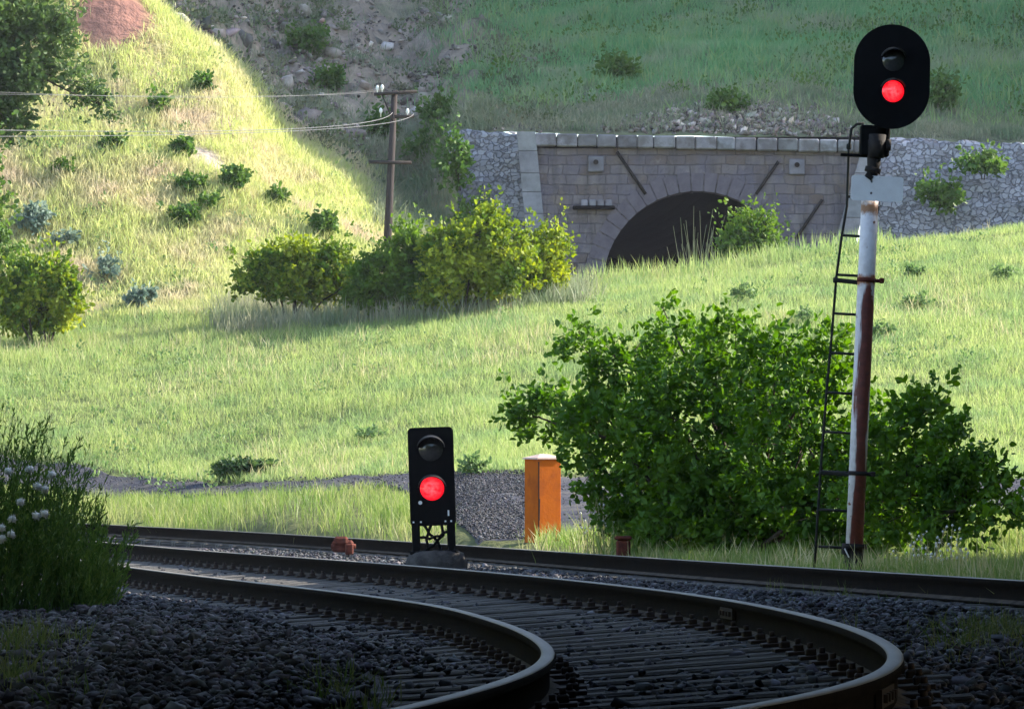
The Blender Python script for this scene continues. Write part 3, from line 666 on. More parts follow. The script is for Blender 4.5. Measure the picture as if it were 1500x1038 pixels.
# dwarf signal
DD = 50.; ds = F / DD
dw = empty('dwarf_signal', W(636, 808, DD), 'low black dwarf signal with a lit red lens on a concrete block between the tracks', 'railway signal', rot=(0, math.radians(-1.9), 0))
def rrect(cx, cz, hw, hh, rc, n=5):
    out = []
    for sx, sz, a0 in ((1, 1, 0), (-1, 1, 90), (-1, -1, 180), (1, -1, 270)):
        for k in range(n): t = math.radians(a0 + 90 * k / (n - 1)); out.append((cx + sx * (hw - rc) + rc * math.cos(t), cz + sz * (hh - rc) + rc * math.sin(t)))
    return out
MB().prism(rrect(0, .92, .278, .60, .055), -.012, .012).build('backboard', M['black'], dw)
MB().box((.0, .13, .98), (.40, .22, .98), bevel=.03).build('lamp_case', M['black'], dw)
for dz, lit in ((1.255, False), (.775, True)):
    mb = MB(); hood(mb, (.0, dz), .162, -.012, .22, 8, 172); mb.build('hood', M['hood'], dw)
    lens_obj((0, dz), .148, -.016, M['lens'] if lit else M['glass'], dw)
MB().tube([(-.15, -.012, .605), (-.15, -.035, .605)], .024, 12).build('bolt', M['porcelain'], dw)
MB().box((.19, -.02, .47), (.02, .02, .07)).box((-.24, -.02, .37), (.02, .02, .02)).box((-.15, -.02, .37), (.02, .02, .02)).box((.15, -.02, .37), (.02, .02, .02)).box((.22, -.02, .37), (.02, .02, .02)).build('fixing', M['porcelain'], dw)
for sx in (-1, 1): MB().box((sx * .215, 0, .17), (.10, .10, .38), bevel=.012).box((sx * .215, -.02, .0), (.16, .18, .04), bevel=.008).build('leg', M['black'], dw)
for pts in ([(-.12, 0, .34), (-.05, -.03, .22), (.05, -.02, .12), (.09, 0, -.03)], [(.10, 0, .33), (.12, -.03, .2), (.0, -.03, .08), (-.10, 0, .02), (-.16, 0, -.03)], [(-.16, .0, .18), (-.05, -.05, .16), (.08, -.05, .19), (.17, 0, .24)], [(-.02, 0, .35), (-.09, -.02, .15), (-.05, 0, -.03)]):
    mb = MB(); P_ = [Vector(q) for q in pts]; fine = []
    for i in range(len(P_) - 1):
        for t in (0, .33, .66): fine.append(P_[i].lerp(P_[i + 1], t) + Vector((0, 0, .012 * math.sin(t * 3))))
    mb.tube(fine + [P_[-1]], .018, 7); mb.build('cable', M['black'], dw)
mb = MB(); prof = [(.36, -.30), (.38, -.1), (.34, .0), (.27, .035), (.0, .045)]; n = 18; vs = []
for r, z in prof:
    for k in range(n):
        a = 2 * math.pi * k / n; rr = r * (1 + .10 * math.sin(3 * a + 1) + random.uniform(-.03, .03)); vs.append((rr * math.cos(a), rr * .8 * math.sin(a), z + random.uniform(-.012, .012)))
mb.add(vs, [(i * n + k, i * n + (k + 1) % n, (i + 1) * n + (k + 1) % n, (i + 1) * n + k) for i in range(4) for k in range(n)], 0, True)
mb.build('concrete_footing', M['concrete'], dw, (0, 0, -.03))
# orange box
OD = 57.; os_ = F / OD
ob = empty('cable_box', W(795, 803, OD), 'upright orange cable box with pale lid standing left of the big bush', 'cable box', rot=(math.radians(1), math.radians(-.6), math.radians(30)))
a_ = .37; Hb = 1.24
mb = MB(); mb.box((0, 0, Hb / 2 - .15), (a_, a_, Hb + .3), bevel=.006); mb.build('body', M['orange'], ob)
mb = MB(); mb.box((-a_ / 2 + .012, -a_ / 2 - .004, Hb / 2 + .02), (.014, .012, Hb - .1)); mb.box((-a_ / 2 + .018, -a_ / 2 - .004, Hb * .44), (.018, .014, .30), Matrix.Rotation(.03, 3, 'Y')); mb.build('door_seam', M['seam'], ob)
mb = MB(); e = a_ / 2 + .022
mb.add([(-e, -e, Hb), (e, -e, Hb), (e, e, Hb), (-e, e, Hb), (-e, -e, Hb + .02), (e, -e, Hb + .02), (e, e, Hb + .02), (-e, e, Hb + .02), (-.04, .0, Hb + .075), (.10, 0, Hb + .07)], [(0, 1, 2, 3), (0, 1, 5, 4), (1, 2, 6, 5), (2, 3, 7, 6), (3, 0, 4, 7), (4, 5, 9, 8), (5, 6, 9), (6, 7, 8, 9), (7, 4, 8)])
mb.build('lid', M['lid'], ob)
MB().tube([(a_ / 2, -.02, .62), (a_ / 2 + .03, -.02, .62)], .022, 10).build('lock', M['seam'], ob)
# ------------------------------------------------------------------ tunnel portal
PDp = 120.; pS = 50.
def PX_(px): return (px - 750) / pS
def PZ_(py): return CAMZ + (HZ - py) / pS
tp = empty('tunnel_portal', (PX_(1020), PDp, 4), 'stone tunnel portal with a dark round arch half hidden by the grassy rise', 'tunnel portal')
tl = Vector(tp.location)
def part(mb, name, m): o = mb.build(name, m, tp); o.location = -tl; return o
cx, czz, rr = PX_(1022), PZ_(278) - 2.80, 2.80; zb = 3.2
ol = [(PX_(786), PZ_(213)), (PX_(800), zb), (cx - rr, zb)] + [(cx + rr * math.cos(math.radians(t)), czz + rr * math.sin(math.radians(t))) for t in range(180, -1, -5)] + [(cx + rr, zb), (PX_(1225), zb), (PX_(1262), PZ_(222))]
part(MB().prism(ol, PDp, PDp + 1.2), 'facing_wall', M['ashlar'])
# arch ring: voussoirs a little proud
mb = MB()
for k in range(25):
    a0, a1 = math.radians(180 * k / 25 + .35), math.radians(180 * (k + 1) / 25 - .35); r0, r1 = rr - .03, rr + .50 + .03 * (k % 2)
    mb.prism([(cx + r0 * math.cos(a0), czz + r0 * math.sin(a0)), (cx + r0 * math.cos(a1), czz + r0 * math.sin(a1)), (cx + r1 * math.cos(a1), czz + r1 * math.sin(a1)), (cx + r1 * math.cos(a0), czz + r1 * math.sin(a0))], PDp - .03 - .006 * (k % 3), PDp + .5)
M['arch'] = mat('arch_stone', (.15, .128, .15), (.105, .09, .108), 2.5, .95, .1, bump=.6, bscale=8)
part(mb, 'arch_ring', M['arch'])
def tinted(o, lo, hi, hue=.04):
    me = o.data; n = len(me.vertices); a = me.attributes.new('tintcol', 'FLOAT_COLOR', 'POINT'); g = random.uniform(lo, hi)
    c = np.ones((n, 4), np.float32); c[:, :3] = g * np.array([1 + random.uniform(-hue, hue), 1, 1 + random.uniform(-hue, hue)]); a.data.foreach_set('color', c.ravel())
# coping
x = 783.
while x < 1268:
    wd = min(random.uniform(24, 33), 1270 - x)
    yt = 195 + (x - 783) * .022; yb = yt + 18.5 + random.uniform(-.6, .6)
    mb = MB(); mb.box((PX_(x + wd / 2), PDp + .42, (PZ_(yt) + PZ_(yb)) / 2), ((wd - 1.0) / pS, 1.35 + random.uniform(-.06, .06), PZ_(yt) - PZ_(yb)), Euler((0, random.uniform(-.012, .012), random.uniform(-.02, .02))).to_matrix(), bevel=.035)
    tinted(part(mb, 'coping_stone', M['coping']), .75, 1.2); x += wd
# dark joint bed behind the coping
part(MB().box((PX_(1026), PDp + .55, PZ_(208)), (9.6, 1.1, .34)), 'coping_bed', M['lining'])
# corner piers of large blocks
for side, (tx0, tx1, bx0, bx1, ty) in (('l', (757, 784, 771, 799, 193)), ('r', (1262, 1287, 1226, 1256, 222))):
    pr = bpy.data.objects.new('corner_pier', None); link(pr, tp); pr.location = -tl; pr.empty_display_size = .2
    y = ty; k = 0
    ybot = 400.; yb_ref = 345.
    while y < ybot:
        h = random.uniform(26, 36); y2 = min(y + h, ybot)
        def ex(q, t, b): return t + (b - t) * (q - ty) / (yb_ref - ty)
        mb = MB(); a = .5
        ol = [(PX_(ex(y, tx0, bx0)), PZ_(y)), (PX_(ex(y, tx1, bx1)), PZ_(y)), (PX_(ex(y2 - .8, tx1, bx1)), PZ_(y2 - .8)), (PX_(ex(y2 - .8, tx0, bx0)), PZ_(y2 - .8))]
        o = mb.prism(ol, PDp - .22 - random.uniform(0, .03), PDp + .9).build('block', M['quoin'], pr); tinted(o, .85, 1.15); y = y2
# drain stones, iron bars, ledge
for px, py in ((873, 240), (1168, 244)):
    o = part(MB().box((PX_(px), PDp - .03, PZ_(py)), (.46, .18, .46), bevel=.03), 'drain_stone', M['quoin']); tinted(o, .78, .9)
    part(MB().tube([(PX_(px), PDp - .125, PZ_(py - 3)), (PX_(px), PDp - .20, PZ_(py - 2.5))], .075, 12), 'drain_pipe', M['seam'])
for x0, y0, x1, y1 in ((904, 222, 946, 284), (1141, 236, 1108, 284), (1205, 292, 1166, 350)):
    part(MB().tube([(PX_(x0), PDp - .06, PZ_(y0)), (PX_(x1), PDp - .06, PZ_(y1))], .05, 6), 'iron_bar', M['darkbrown'])
part(MB().box((PX_(870), PDp - .08, PZ_(304)), (1.24, .30, .10), bevel=.02), 'ledge', M['lining'])
for px, c in ((856, 1.5), (868, 1.3), (880, 1.1), (892, 1.0)):
    o = part(MB().box((PX_(px), PDp - .07, PZ_(297) - .005), (.20, .18, .20), bevel=.03), 'ledge_block', M['quoin']); tinted(o, c * .75, c * .8)
# lining of the bore
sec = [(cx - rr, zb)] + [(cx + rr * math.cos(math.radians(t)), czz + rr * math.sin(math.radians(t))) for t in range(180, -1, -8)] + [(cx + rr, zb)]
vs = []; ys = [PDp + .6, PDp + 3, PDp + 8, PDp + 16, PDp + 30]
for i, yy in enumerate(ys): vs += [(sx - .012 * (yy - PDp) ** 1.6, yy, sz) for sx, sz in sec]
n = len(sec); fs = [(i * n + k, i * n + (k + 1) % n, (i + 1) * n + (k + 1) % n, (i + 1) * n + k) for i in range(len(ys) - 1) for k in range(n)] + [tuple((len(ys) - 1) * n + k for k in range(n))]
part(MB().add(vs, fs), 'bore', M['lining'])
# rubble walls
def rubble_wall(name, pts_top, pts_bot, label):
    nu, nv = 90, 40; V = []
    for j in range(nv + 1):
        for i in range(nu + 1):
            s, t = i / nu, j / nv; a = pts_top[0].lerp(pts_top[1], s); b = pts_bot[0].lerp(pts_bot[1], s); V.append(a.lerp(b, t))
    V = np.array([tuple(v) for v in V]); V[:, 1] += .16 * fbm(V[:, 0] * 2.2, V[:, 2] * 2.8, 4, 3); k = np.arange((nu + 1) * (nv + 1)).reshape(nv + 1, nu + 1)
    V[:nu + 1, 2] += .12 * fbm(V[:nu + 1, 0] * 3, V[:nu + 1, 0] * 0, 14, 2)
    # thickness: a back sheet joined along the top
    Bk = V[:nu + 1].copy(); Bk[:, 1] += .9; V = np.vstack([V, Bk]); kb = np.arange(nu + 1) + (nu + 1) * (nv + 1)
    fcs = np.concatenate([np.stack([k[:-1, :-1], k[1:, :-1], k[1:, 1:], k[:-1, 1:]], -1).reshape(-1, 4), np.stack([k[0, :-1], k[0, 1:], kb[1:], kb[:-1]], -1)])
    o = fast(name, V, fcs, M['rubble'], smooth=True); props(o, label, 'stone wall'); return o
rubble_wall('rubble_wall', (W(655, 190, 121.5), W(760, 195, 120.35)), (W(668, 430, 120.6), W(776, 430, 120.0)), 'rough stone wing wall left of the tunnel portal')
rubble_wall('rubble_wall', (W(1278, 202, 120.4), W(1760, 214, 120.9)), (W(1250, 560, 119.6), W(1760, 470, 119.6)), 'long grey rubble retaining wall right of the tunnel portal')
# rubble heaped on the hill above the coping
n = 2600; uu_ = RNG.uniform(880, 1300, n); dd = 121.7 + RNG.beta(1, 1.8, n) * 3.6; xx = (uu_ - CX) * dd / F
dens = np.exp(-((uu_ - 1090) / 150) ** 2); k = RNG.uniform(size=n) < dens + .12; xx, dd = xx[k], dd[k]
P = np.stack([xx, dd, gz(xx, dd) + RNG.uniform(-.03, .08, len(xx))], -1)
o = stones('rubble_heap', P, RNG.uniform(.04, .13, len(P)) * (1 + 1. * (RNG.uniform(size=len(P)) < .06)), M['rock'], .85); props(o, 'heap of pale broken rock above the tunnel coping', 'rubble', kind='stuff')
n = 11000; uu_ = RNG.uniform(230, 800, n); dd = RNG.uniform(121, 152, n); xx = (uu_ - CX) * dd / F
k = (fbm(xx * .35, dd * .3, 61, 3) > -.12) & ((uu_ < 690) | (RNG.uniform(size=n) < .3)); xx, dd = xx[k], dd[k]
P = np.stack([xx, dd, gz(xx, dd) + RNG.uniform(-.03, .06, len(xx))], -1)
o = stones('scree_rocks', P, RNG.uniform(.04, .15, len(P)) * (1 + 2.4 * (RNG.uniform(size=len(P)) < .04)), M['rock'], .75); props(o, 'grey rocks strewn over the shaded scree slope', 'scree', kind='stuff')
# ------------------------------------------------------------------ telegraph pole and wires
TD = 113.5; ts = F / TD
b0 = on_ground(569, TD, -.3); top = W(578, 132, TD)
tpo = empty('telegraph_pole', b0, 'dark leaning telegraph pole with crossarms behind the sunlit bushes', 'telegraph pole')
def TL(px, py, dy=0): return W(px, py, TD) - b0 + Vector((0, dy, 0))
MB().tube([(0, 0, 0), TL(568, 345), TL(578, 133)], [.125, .115, .085], 12).build('pole', M['pole'], tpo)
arms = [((548, 139), (611, 135)), ((578, 172), (606, 171)), ((541, 238), (603, 239)), ((590, 186), (560, 186))]
for (a, b) in arms[:3]: MB().tube([TL(*a, -.13), TL(*b, -.13)], .045 if a[0] != 541 else .05, 6).build('crossarm', M['pole'], tpo)
ins = [(553, 131), (560, 130), (558, 164), (597, 165)]
for px, py in ins:
    q = TL(px, py, -.13); MB().tube([q + Vector((0, 0, -.16)), q + Vector((0, 0, -.05)), q, q + Vector((0, 0, .06)), q + Vector((0, 0, .10))], [.015, .015, .05, .042, .02], 10).build('insulator', M['porcelain'], tpo)
MB().tube([TL(576, 178, -.1), TL(560, 140, -.1)], .022, 6).build('brace', M['pole'], tpo)
for i, (a, mid, e, lb) in enumerate((((553, 131), (300, 143), (-150, 128), 'topmost thin wire running left from the crossarm insulators'), ((560, 131), (380, 141), (-120, 136), 'second thin wire just below the topmost one'),
                                     ((606, 167), (430, 192), (-120, 200), 'pale wire leaving the right end of the middle crossarm'), ((575, 165), (400, 190), (-140, 188), 'pale wire from the pole sagging left across the scree'))):
    A, E = W(*a, TD - .13), W(*e, 100); Mi = W(*mid, TD - 5); pts = []
    for k in range(25):
        t = k / 24; C = Mi * 2 - (A + E) * .5; pts.append(A * (1 - t) ** 2 + C * 2 * t * (1 - t) + E * t * t)
    o = MB().tube(pts, [.004, .004, .007, .008][i], 5).build('wire', M['wire']); props(o, lb, 'wire', 'wires of the telegraph pole')
# ------------------------------------------------------------------ plants
def leaf_geo(C, dirs, size, m, name, parent, tint=None, fold=.35, wide=.62):
    """six sided folded leaves: C centres, dirs pointing base->tip"""
    n = len(C); d = dirs / np.linalg.norm(dirs, axis=1)[:, None]; r = RNG.normal(size=(n, 3)); sdir = np.cross(d, r); sdir /= np.linalg.norm(sdir, axis=1)[:, None] + 1e-9; nn = np.cross(sdir, d)
    s = np.asarray(size).reshape(-1, 1) * np.ones((n, 1))
    w_ = s * wide * .5
    V = np.stack([C, C + d * s * .35 + sdir * w_ + nn * w_ * fold, C + d * s * .75 + sdir * w_ * .8 + nn * w_ * fold, C + d * s - nn * s * .1, C + d * s * .75 - sdir * w_ * .8 + nn * w_ * fold, C + d * s * .35 - sdir * w_ + nn * w_ * fold], 1)
    b = 6 * np.arange(n)[:, None]; Fc = np.concatenate([b + np.array([[0, 1, 2, 3]]), b + np.array([[0, 3, 4, 5]])])
    t = RNG.uniform(0, 1, n) if tint is None else tint
    return fast(name, V.reshape(-1, 3), Fc, m, parent, tint=np.repeat(t, 6))
def bush(name, base, D, blobs, nt_, lpt, lsize, m, label, cat='bush', group=None, twig=.28, shell=.55, zflat=1., stem_r=.035, depth=.85, bark='bark', trunk=None, shoots=.22, gap=-.12, gf=None, run=0.):
    """blobs: (px,py,rx,ry) masses of the crown in photo pixels at distance D"""
    s = F / D; root = empty(name, base, label, cat, group); b0 = Vector(base)
    bl = [(W(px, py, D - run * (px - 1090)) + Vector((0, random.uniform(-.4, .4) * min(rx, ry) / s, 0)), rx / s, ry / s) for px, py, rx, ry in blobs]
    area = np.array([rx * ry for _, rx, ry in bl]); pick = RNG.choice(len(bl), nt_, p=area / area.sum())
    Cc = np.array([tuple(b[0]) for b in bl])[pick]; Rx = np.array([b[1] for b in bl])[pick]; Rz = np.array([b[2] for b in bl])[pick]
    dv = RNG.normal(size=(nt_, 3)); dv /= np.linalg.norm(dv, axis=1)[:, None]
    rad = shell + (1 - shell) * RNG.uniform(0, 1, nt_) ** .6; rad *= RNG.uniform(.8, 1.12, nt_)
    Ry = np.minimum(Rx, Rz) * depth + .1
    E = Cc + dv * rad[:, None] * np.stack([Rx, Ry, Rz], -1)
    zmin = b0.z + .05; E[:, 2] = np.maximum(E[:, 2], zmin + RNG.uniform(0, .2, nt_))
    tw = dv * np.array([1, 1, .6]) + np.array([0, 0, .55]) + RNG.normal(0, .35, (nt_, 3)); tw /= np.linalg.norm(tw, axis=1)[:, None]
    gf_ = gf or 1.1 / max(.25, float(np.mean([b[2] for b in bl])))
    g_ = fbm(E[:, 0] * gf_ + E[:, 1] * gf_ * .8, E[:, 2] * gf_ - E[:, 1] * gf_ * .6, 91, 3); kp = (g_ > gap) | (RNG.uniform(size=nt_) < .12)
    E, tw, dv, Cc = E[kp], tw[kp], dv[kp], Cc[kp]; nt_ = len(E)
    tl_ = twig * RNG.uniform(.6, 1.3, nt_)
    lng = (RNG.uniform(size=nt_) < shoots) & (dv[:, 2] > -.2); tl_[lng] *= RNG.uniform(1.4, 2.6, lng.sum()); tw[lng, 2] += .4; tw /= np.linalg.norm(tw, axis=1)[:, None]
    t = RNG.uniform(0, 1, (nt_, lpt)); Lc = E[:, None] + tw[:, None] * (t * tl_[:, None])[..., None] + RNG.normal(0, twig * .12, (nt_, lpt, 3))
    ld = tw[:, None] * .5 + RNG.normal(0, .65, (nt_, lpt, 3)); ld[..., 2] -= .15
    tint = np.clip(.42 + .9 * fbm(E[:, 0] * gf_ * .8 - E[:, 1] * gf_ * .5, E[:, 2] * gf_ * .8 + E[:, 1] * gf_ * .5, 47, 2)[:, None] + RNG.normal(0, .17, (nt_, 1)) + RNG.normal(0, .14, (nt_, lpt)), 0, 1)
    leaf_geo(Lc.reshape(-1, 3) - np.array(tuple(b0)), ld.reshape(-1, 3), lsize * RNG.uniform(.5, 1.45, nt_ * lpt), m, 'foliage', root, tint.ravel())
    mb = MB(); tb = Vector(trunk) - b0 if trunk else Vector((0, 0, -.1))
    for (c, rx, ry) in bl:
        c2 = c - b0; st_ = tb + Vector((random.uniform(-.15, .15) * 2, random.uniform(-.2, .2), 0)) * (0 if trunk else 1); md = st_.lerp(c2, .5) + Vector((0, 0, .12 * (c2 - st_).length))
        mb.tube([st_, st_.lerp(md, .5), md, c2.lerp(md, .4), c2 + Vector((0, 0, ry * .3))], [stem_r, stem_r * .8, stem_r * .6, stem_r * .4, stem_r * .15], 6)
    if trunk: mb.tube([(0, 0, -.3), tb * .5 + Vector((.1, 0, 0)), tb], [stem_r * 4, stem_r * 3, stem_r * 1.5], 8)
    for k in range(min(nt_, 500)):
        j = int(RNG.integers(nt_)); c = Vector(Cc[j]) - b0; e = Vector(E[j] + tw[j] * tl_[j] * .9) - b0
        mb.tube([c.lerp(e, .25), c.lerp(e, .7), e], [stem_r * .22, stem_r * .16, stem_r * .06], 4, caps=False)
    mb.build('branches', M[bark], root)
    return root
g0 = on_ground(1090, 49.4)
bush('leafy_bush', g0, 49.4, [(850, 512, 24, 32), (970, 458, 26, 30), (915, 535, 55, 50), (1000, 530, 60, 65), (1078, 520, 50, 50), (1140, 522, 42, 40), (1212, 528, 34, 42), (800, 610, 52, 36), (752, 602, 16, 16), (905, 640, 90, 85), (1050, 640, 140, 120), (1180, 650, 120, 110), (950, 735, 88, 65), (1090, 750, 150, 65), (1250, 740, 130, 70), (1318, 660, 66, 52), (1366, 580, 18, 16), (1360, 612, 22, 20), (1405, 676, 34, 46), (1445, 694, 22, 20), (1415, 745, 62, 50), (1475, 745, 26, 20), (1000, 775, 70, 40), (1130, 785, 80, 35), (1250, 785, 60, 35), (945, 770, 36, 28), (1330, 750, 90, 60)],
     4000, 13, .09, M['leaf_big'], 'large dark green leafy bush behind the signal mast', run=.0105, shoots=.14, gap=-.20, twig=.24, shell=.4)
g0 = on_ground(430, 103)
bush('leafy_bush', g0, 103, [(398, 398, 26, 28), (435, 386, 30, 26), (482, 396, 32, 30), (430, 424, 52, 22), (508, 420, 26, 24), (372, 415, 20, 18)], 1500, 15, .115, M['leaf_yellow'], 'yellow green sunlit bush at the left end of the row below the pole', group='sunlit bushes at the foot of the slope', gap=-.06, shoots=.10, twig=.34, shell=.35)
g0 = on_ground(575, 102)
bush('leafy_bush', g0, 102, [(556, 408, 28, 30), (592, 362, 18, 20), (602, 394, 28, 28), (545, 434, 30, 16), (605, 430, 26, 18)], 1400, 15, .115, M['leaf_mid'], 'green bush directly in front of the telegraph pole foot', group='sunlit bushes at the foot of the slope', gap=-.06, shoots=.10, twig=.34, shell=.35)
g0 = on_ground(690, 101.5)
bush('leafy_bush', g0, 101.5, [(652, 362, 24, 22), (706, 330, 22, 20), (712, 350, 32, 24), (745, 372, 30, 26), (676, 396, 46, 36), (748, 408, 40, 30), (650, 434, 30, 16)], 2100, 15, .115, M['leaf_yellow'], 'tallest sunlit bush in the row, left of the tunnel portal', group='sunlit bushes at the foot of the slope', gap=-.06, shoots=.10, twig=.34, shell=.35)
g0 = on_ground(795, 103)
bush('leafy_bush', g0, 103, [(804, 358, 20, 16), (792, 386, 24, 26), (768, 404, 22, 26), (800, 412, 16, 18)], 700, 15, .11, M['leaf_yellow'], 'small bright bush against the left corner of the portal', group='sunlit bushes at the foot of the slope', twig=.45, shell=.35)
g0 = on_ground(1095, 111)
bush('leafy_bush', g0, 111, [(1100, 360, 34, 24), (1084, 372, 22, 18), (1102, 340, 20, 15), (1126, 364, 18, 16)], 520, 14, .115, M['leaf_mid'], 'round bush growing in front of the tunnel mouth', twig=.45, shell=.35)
# twiggy dry shrub inside the arch
mb = MB(); b0 = on_ground(1025, 115)
for k in range(60):
    e = W(1025 + random.gauss(0, 26), random.uniform(300, 400), 115 + random.uniform(-.6, .6)) - b0; st_ = Vector((random.uniform(-.4, .4), random.uniform(-.3, .3), 0)); mb.tube([st_, st_.lerp(e, .55) + Vector((random.uniform(-.2, .2), 0, .1)), e], [.022, .014, .006], 4, caps=False)
o = mb.build('dry_shrub', M['scrub'], None, b0); props(o, 'bare dry twiggy shrub standing in the tunnel mouth', 'shrub')
# left bush at the edge, tree above it
g0 = on_ground(55, 101)
bush('leafy_bush', g0, 101, [(80, 412, 24, 20), (36, 420, 34, 28), (94, 446, 18, 30), (52, 455, 44, 30), (5, 445, 26, 36)], 1500, 15, .115, M['leaf_yellow'], 'rounded green bush at the left edge of the meadow', shoots=.1, twig=.36, shell=.35)
g0 = on_ground(-90, 108)
bush('hillside_tree', g0, 106, [(-70, 20, 90, 80), (-5, 15, 60, 55), (45, 70, 55, 48), (90, 98, 42, 30), (124, 128, 20, 26), (5, 115, 55, 48), (152, 160, 9, 16), (70, 45, 28, 26), (-45, 140, 60, 50), (5, 180, 28, 26)], 2900, 13, .14, M['leaf_tree'], 'dark tree leaning in from the upper left corner over the slope', 'tree', twig=.5, shell=.3, stem_r=.045, gap=-.08, trunk=W(-40, 110, 106))
g0 = on_ground(-5, 103)
bush('leafy_bush', g0, 103, [(-14, 300, 20, 50), (-4, 362, 16, 26), (-25, 250, 26, 40)], 300, 12, .15, M['leaf_shrub'], 'dull green bush cut by the left edge, above the rounded bush', twig=.45, shell=.3)
shr = [(295, 124, 11, 14, 'leaf_shrub', 'small dark green shrub highest on the sunlit slope'), (232, 156, 14, 12, 'leaf_shrub', 'green shrub on the sunlit slope to the right of the tree crown'), (168, 211, 11, 9, 'leaf_shrub', 'small round shrub alone below the overhanging tree'),
       (268, 218, 13, 11, 'leaf_shrub', 'shrub at the head of the bare streak on the slope'), (343, 265, 16, 18, 'leaf_shrub', 'dark shrub just below the foot of the bare streak'), (280, 272, 22, 10, 'leaf_shrub', 'low spreading shrub left of the dark shrub on the slope'),
       (305, 298, 11, 10, 'leaf_shrub', 'little shrub under the low spreading shrub on the slope'), (405, 292, 14, 12, 'leaf_shrub', 'shrub near the right edge of the sunlit slope'), (270, 320, 16, 10, 'leaf_shrub', 'flat shrub low in the middle of the sunlit slope'),
       (152, 398, 19, 17, 'leaf_sage', 'grey green sage clump right of the rounded bush'), (207, 440, 19, 16, 'leaf_sage', 'lowest grey green sage clump near the meadow edge'), (88, 355, 24, 14, 'leaf_sage', 'grey green sage clump above the rounded bush'), (48, 325, 26, 22, 'leaf_sage', 'large pale sage clump near the left edge of the slope'),
       (475, 330, 16, 20, 'leaf_shrub', 'upright shrub behind the yellow green bush'), (100, 245, 14, 9, 'leaf_shrub', 'low shrub left of the small round shrub below the tree')]
for px, py, rx, ry, mm, lb in shr:
    d = hit(px, py + ry); g0 = on_ground(px, d, -.05)
    bush('slope_shrub', g0, d, [(px, py, rx * .75, ry * .75), (px + rx * .4, py - ry * .3, rx * .45, ry * .5), (px - rx * .5, py + ry * .2, rx * .45, ry * .5)], 60 if rx < 15 else 110, 12, .13, M[mm], lb, 'shrub', 'shrubs scattered over the sunlit slope', twig=.2, shell=.3, stem_r=.02, shoots=.1)
# weeds in the meadow
for px, py, rx, ry, lb in ((1086, 434, 20, 15, 'leafy weed clump in the meadow above the big bush'), (1290, 488, 14, 12, 'weed clump in the meadow just right of the mast'), (1470, 402, 14, 12, 'weed clump near the right edge of the upper meadow'), (1338, 402, 12, 9, 'small weed clump on the upper meadow right of the clamp'), (1178, 470, 16, 12, 'weed clump between the big bush top and the ladder'), (1340, 445, 18, 8, 'flat weed clump in the meadow right of the mast'), (540, 642, 16, 7, 'low weed clump in the lower meadow left of the dwarf signal'), (698, 690, 11, 8, 'small leafy weed at the meadow edge between dwarf signal and orange box')):
    d = hit(px, py + ry * .8); g0 = on_ground(px, d, -.02)
    bush('meadow_weed', g0, d, [(px, py, rx * .8, ry * .8), (px + rx * .5, py + ry * .3, rx * .4, ry * .5)], 30, 9, .09, M['leaf_weed'], lb, 'weed', 'weed clumps in the meadow', twig=.18, shell=.2, stem_r=.012, shoots=.05, gap=-1)
g0 = on_ground(362, 81.3, -.05)
bush('low_bush', g0, 81.3, [(360, 690, 36, 12), (335, 694, 20, 8), (392, 693, 18, 8)], 260, 12, .10, M['leaf_tree'], 'dark low bush beside the gravel path at the meadow edge', shoots=0, gap=-1, twig=.16, shell=.2, stem_r=.015)
# scrub on the scree and hill
for px, py, rx, ry, lb in ((628, 215, 26, 18, 'green shrub on the scree right of the telegraph pole'), (560, 190, 14, 14, 'small shrub on the scree just left of the telegraph pole'), (640, 165, 20, 16, 'shrub on the scree above the wing wall'), (905, 108, 22, 14, 'dark shrub on the shaded hill above the portal'), (1065, 155, 22, 10, 'low shrub on the rubble heap'), (1435, 245, 26, 14, 'dark shrub growing from the right retaining wall'), (1375, 290, 26, 16, 'dark shrub at the foot of the right retaining wall'), (664, 240, 14, 34, 'tall scrub against the left end of the wing wall'), (690, 318, 24, 22, 'scrub at the foot of the left wing wall behind the tallest bush'), (480, 120, 18, 14, 'dull shrub in the middle of the scree'), (450, 60, 22, 14, 'dull shrub high on the scree'), (1380, 140, 14, 26, 'bright upright shrub on the hill right of the signal head')):
    d = hit(px, py + ry) if py > 330 or py < 200 or px < 640 else 119.2; g0 = W(px, py + ry, d)
    bush('hill_shrub', g0, d, [(px, py, rx, ry), (px + rx * .4, py - ry * .2, rx * .6, ry * .7)], 90, 12, .15, M['leaf_shrub'], lb, 'shrub', 'shrubs on the shaded hillside', twig=.35, shell=.3, stem_r=.02)
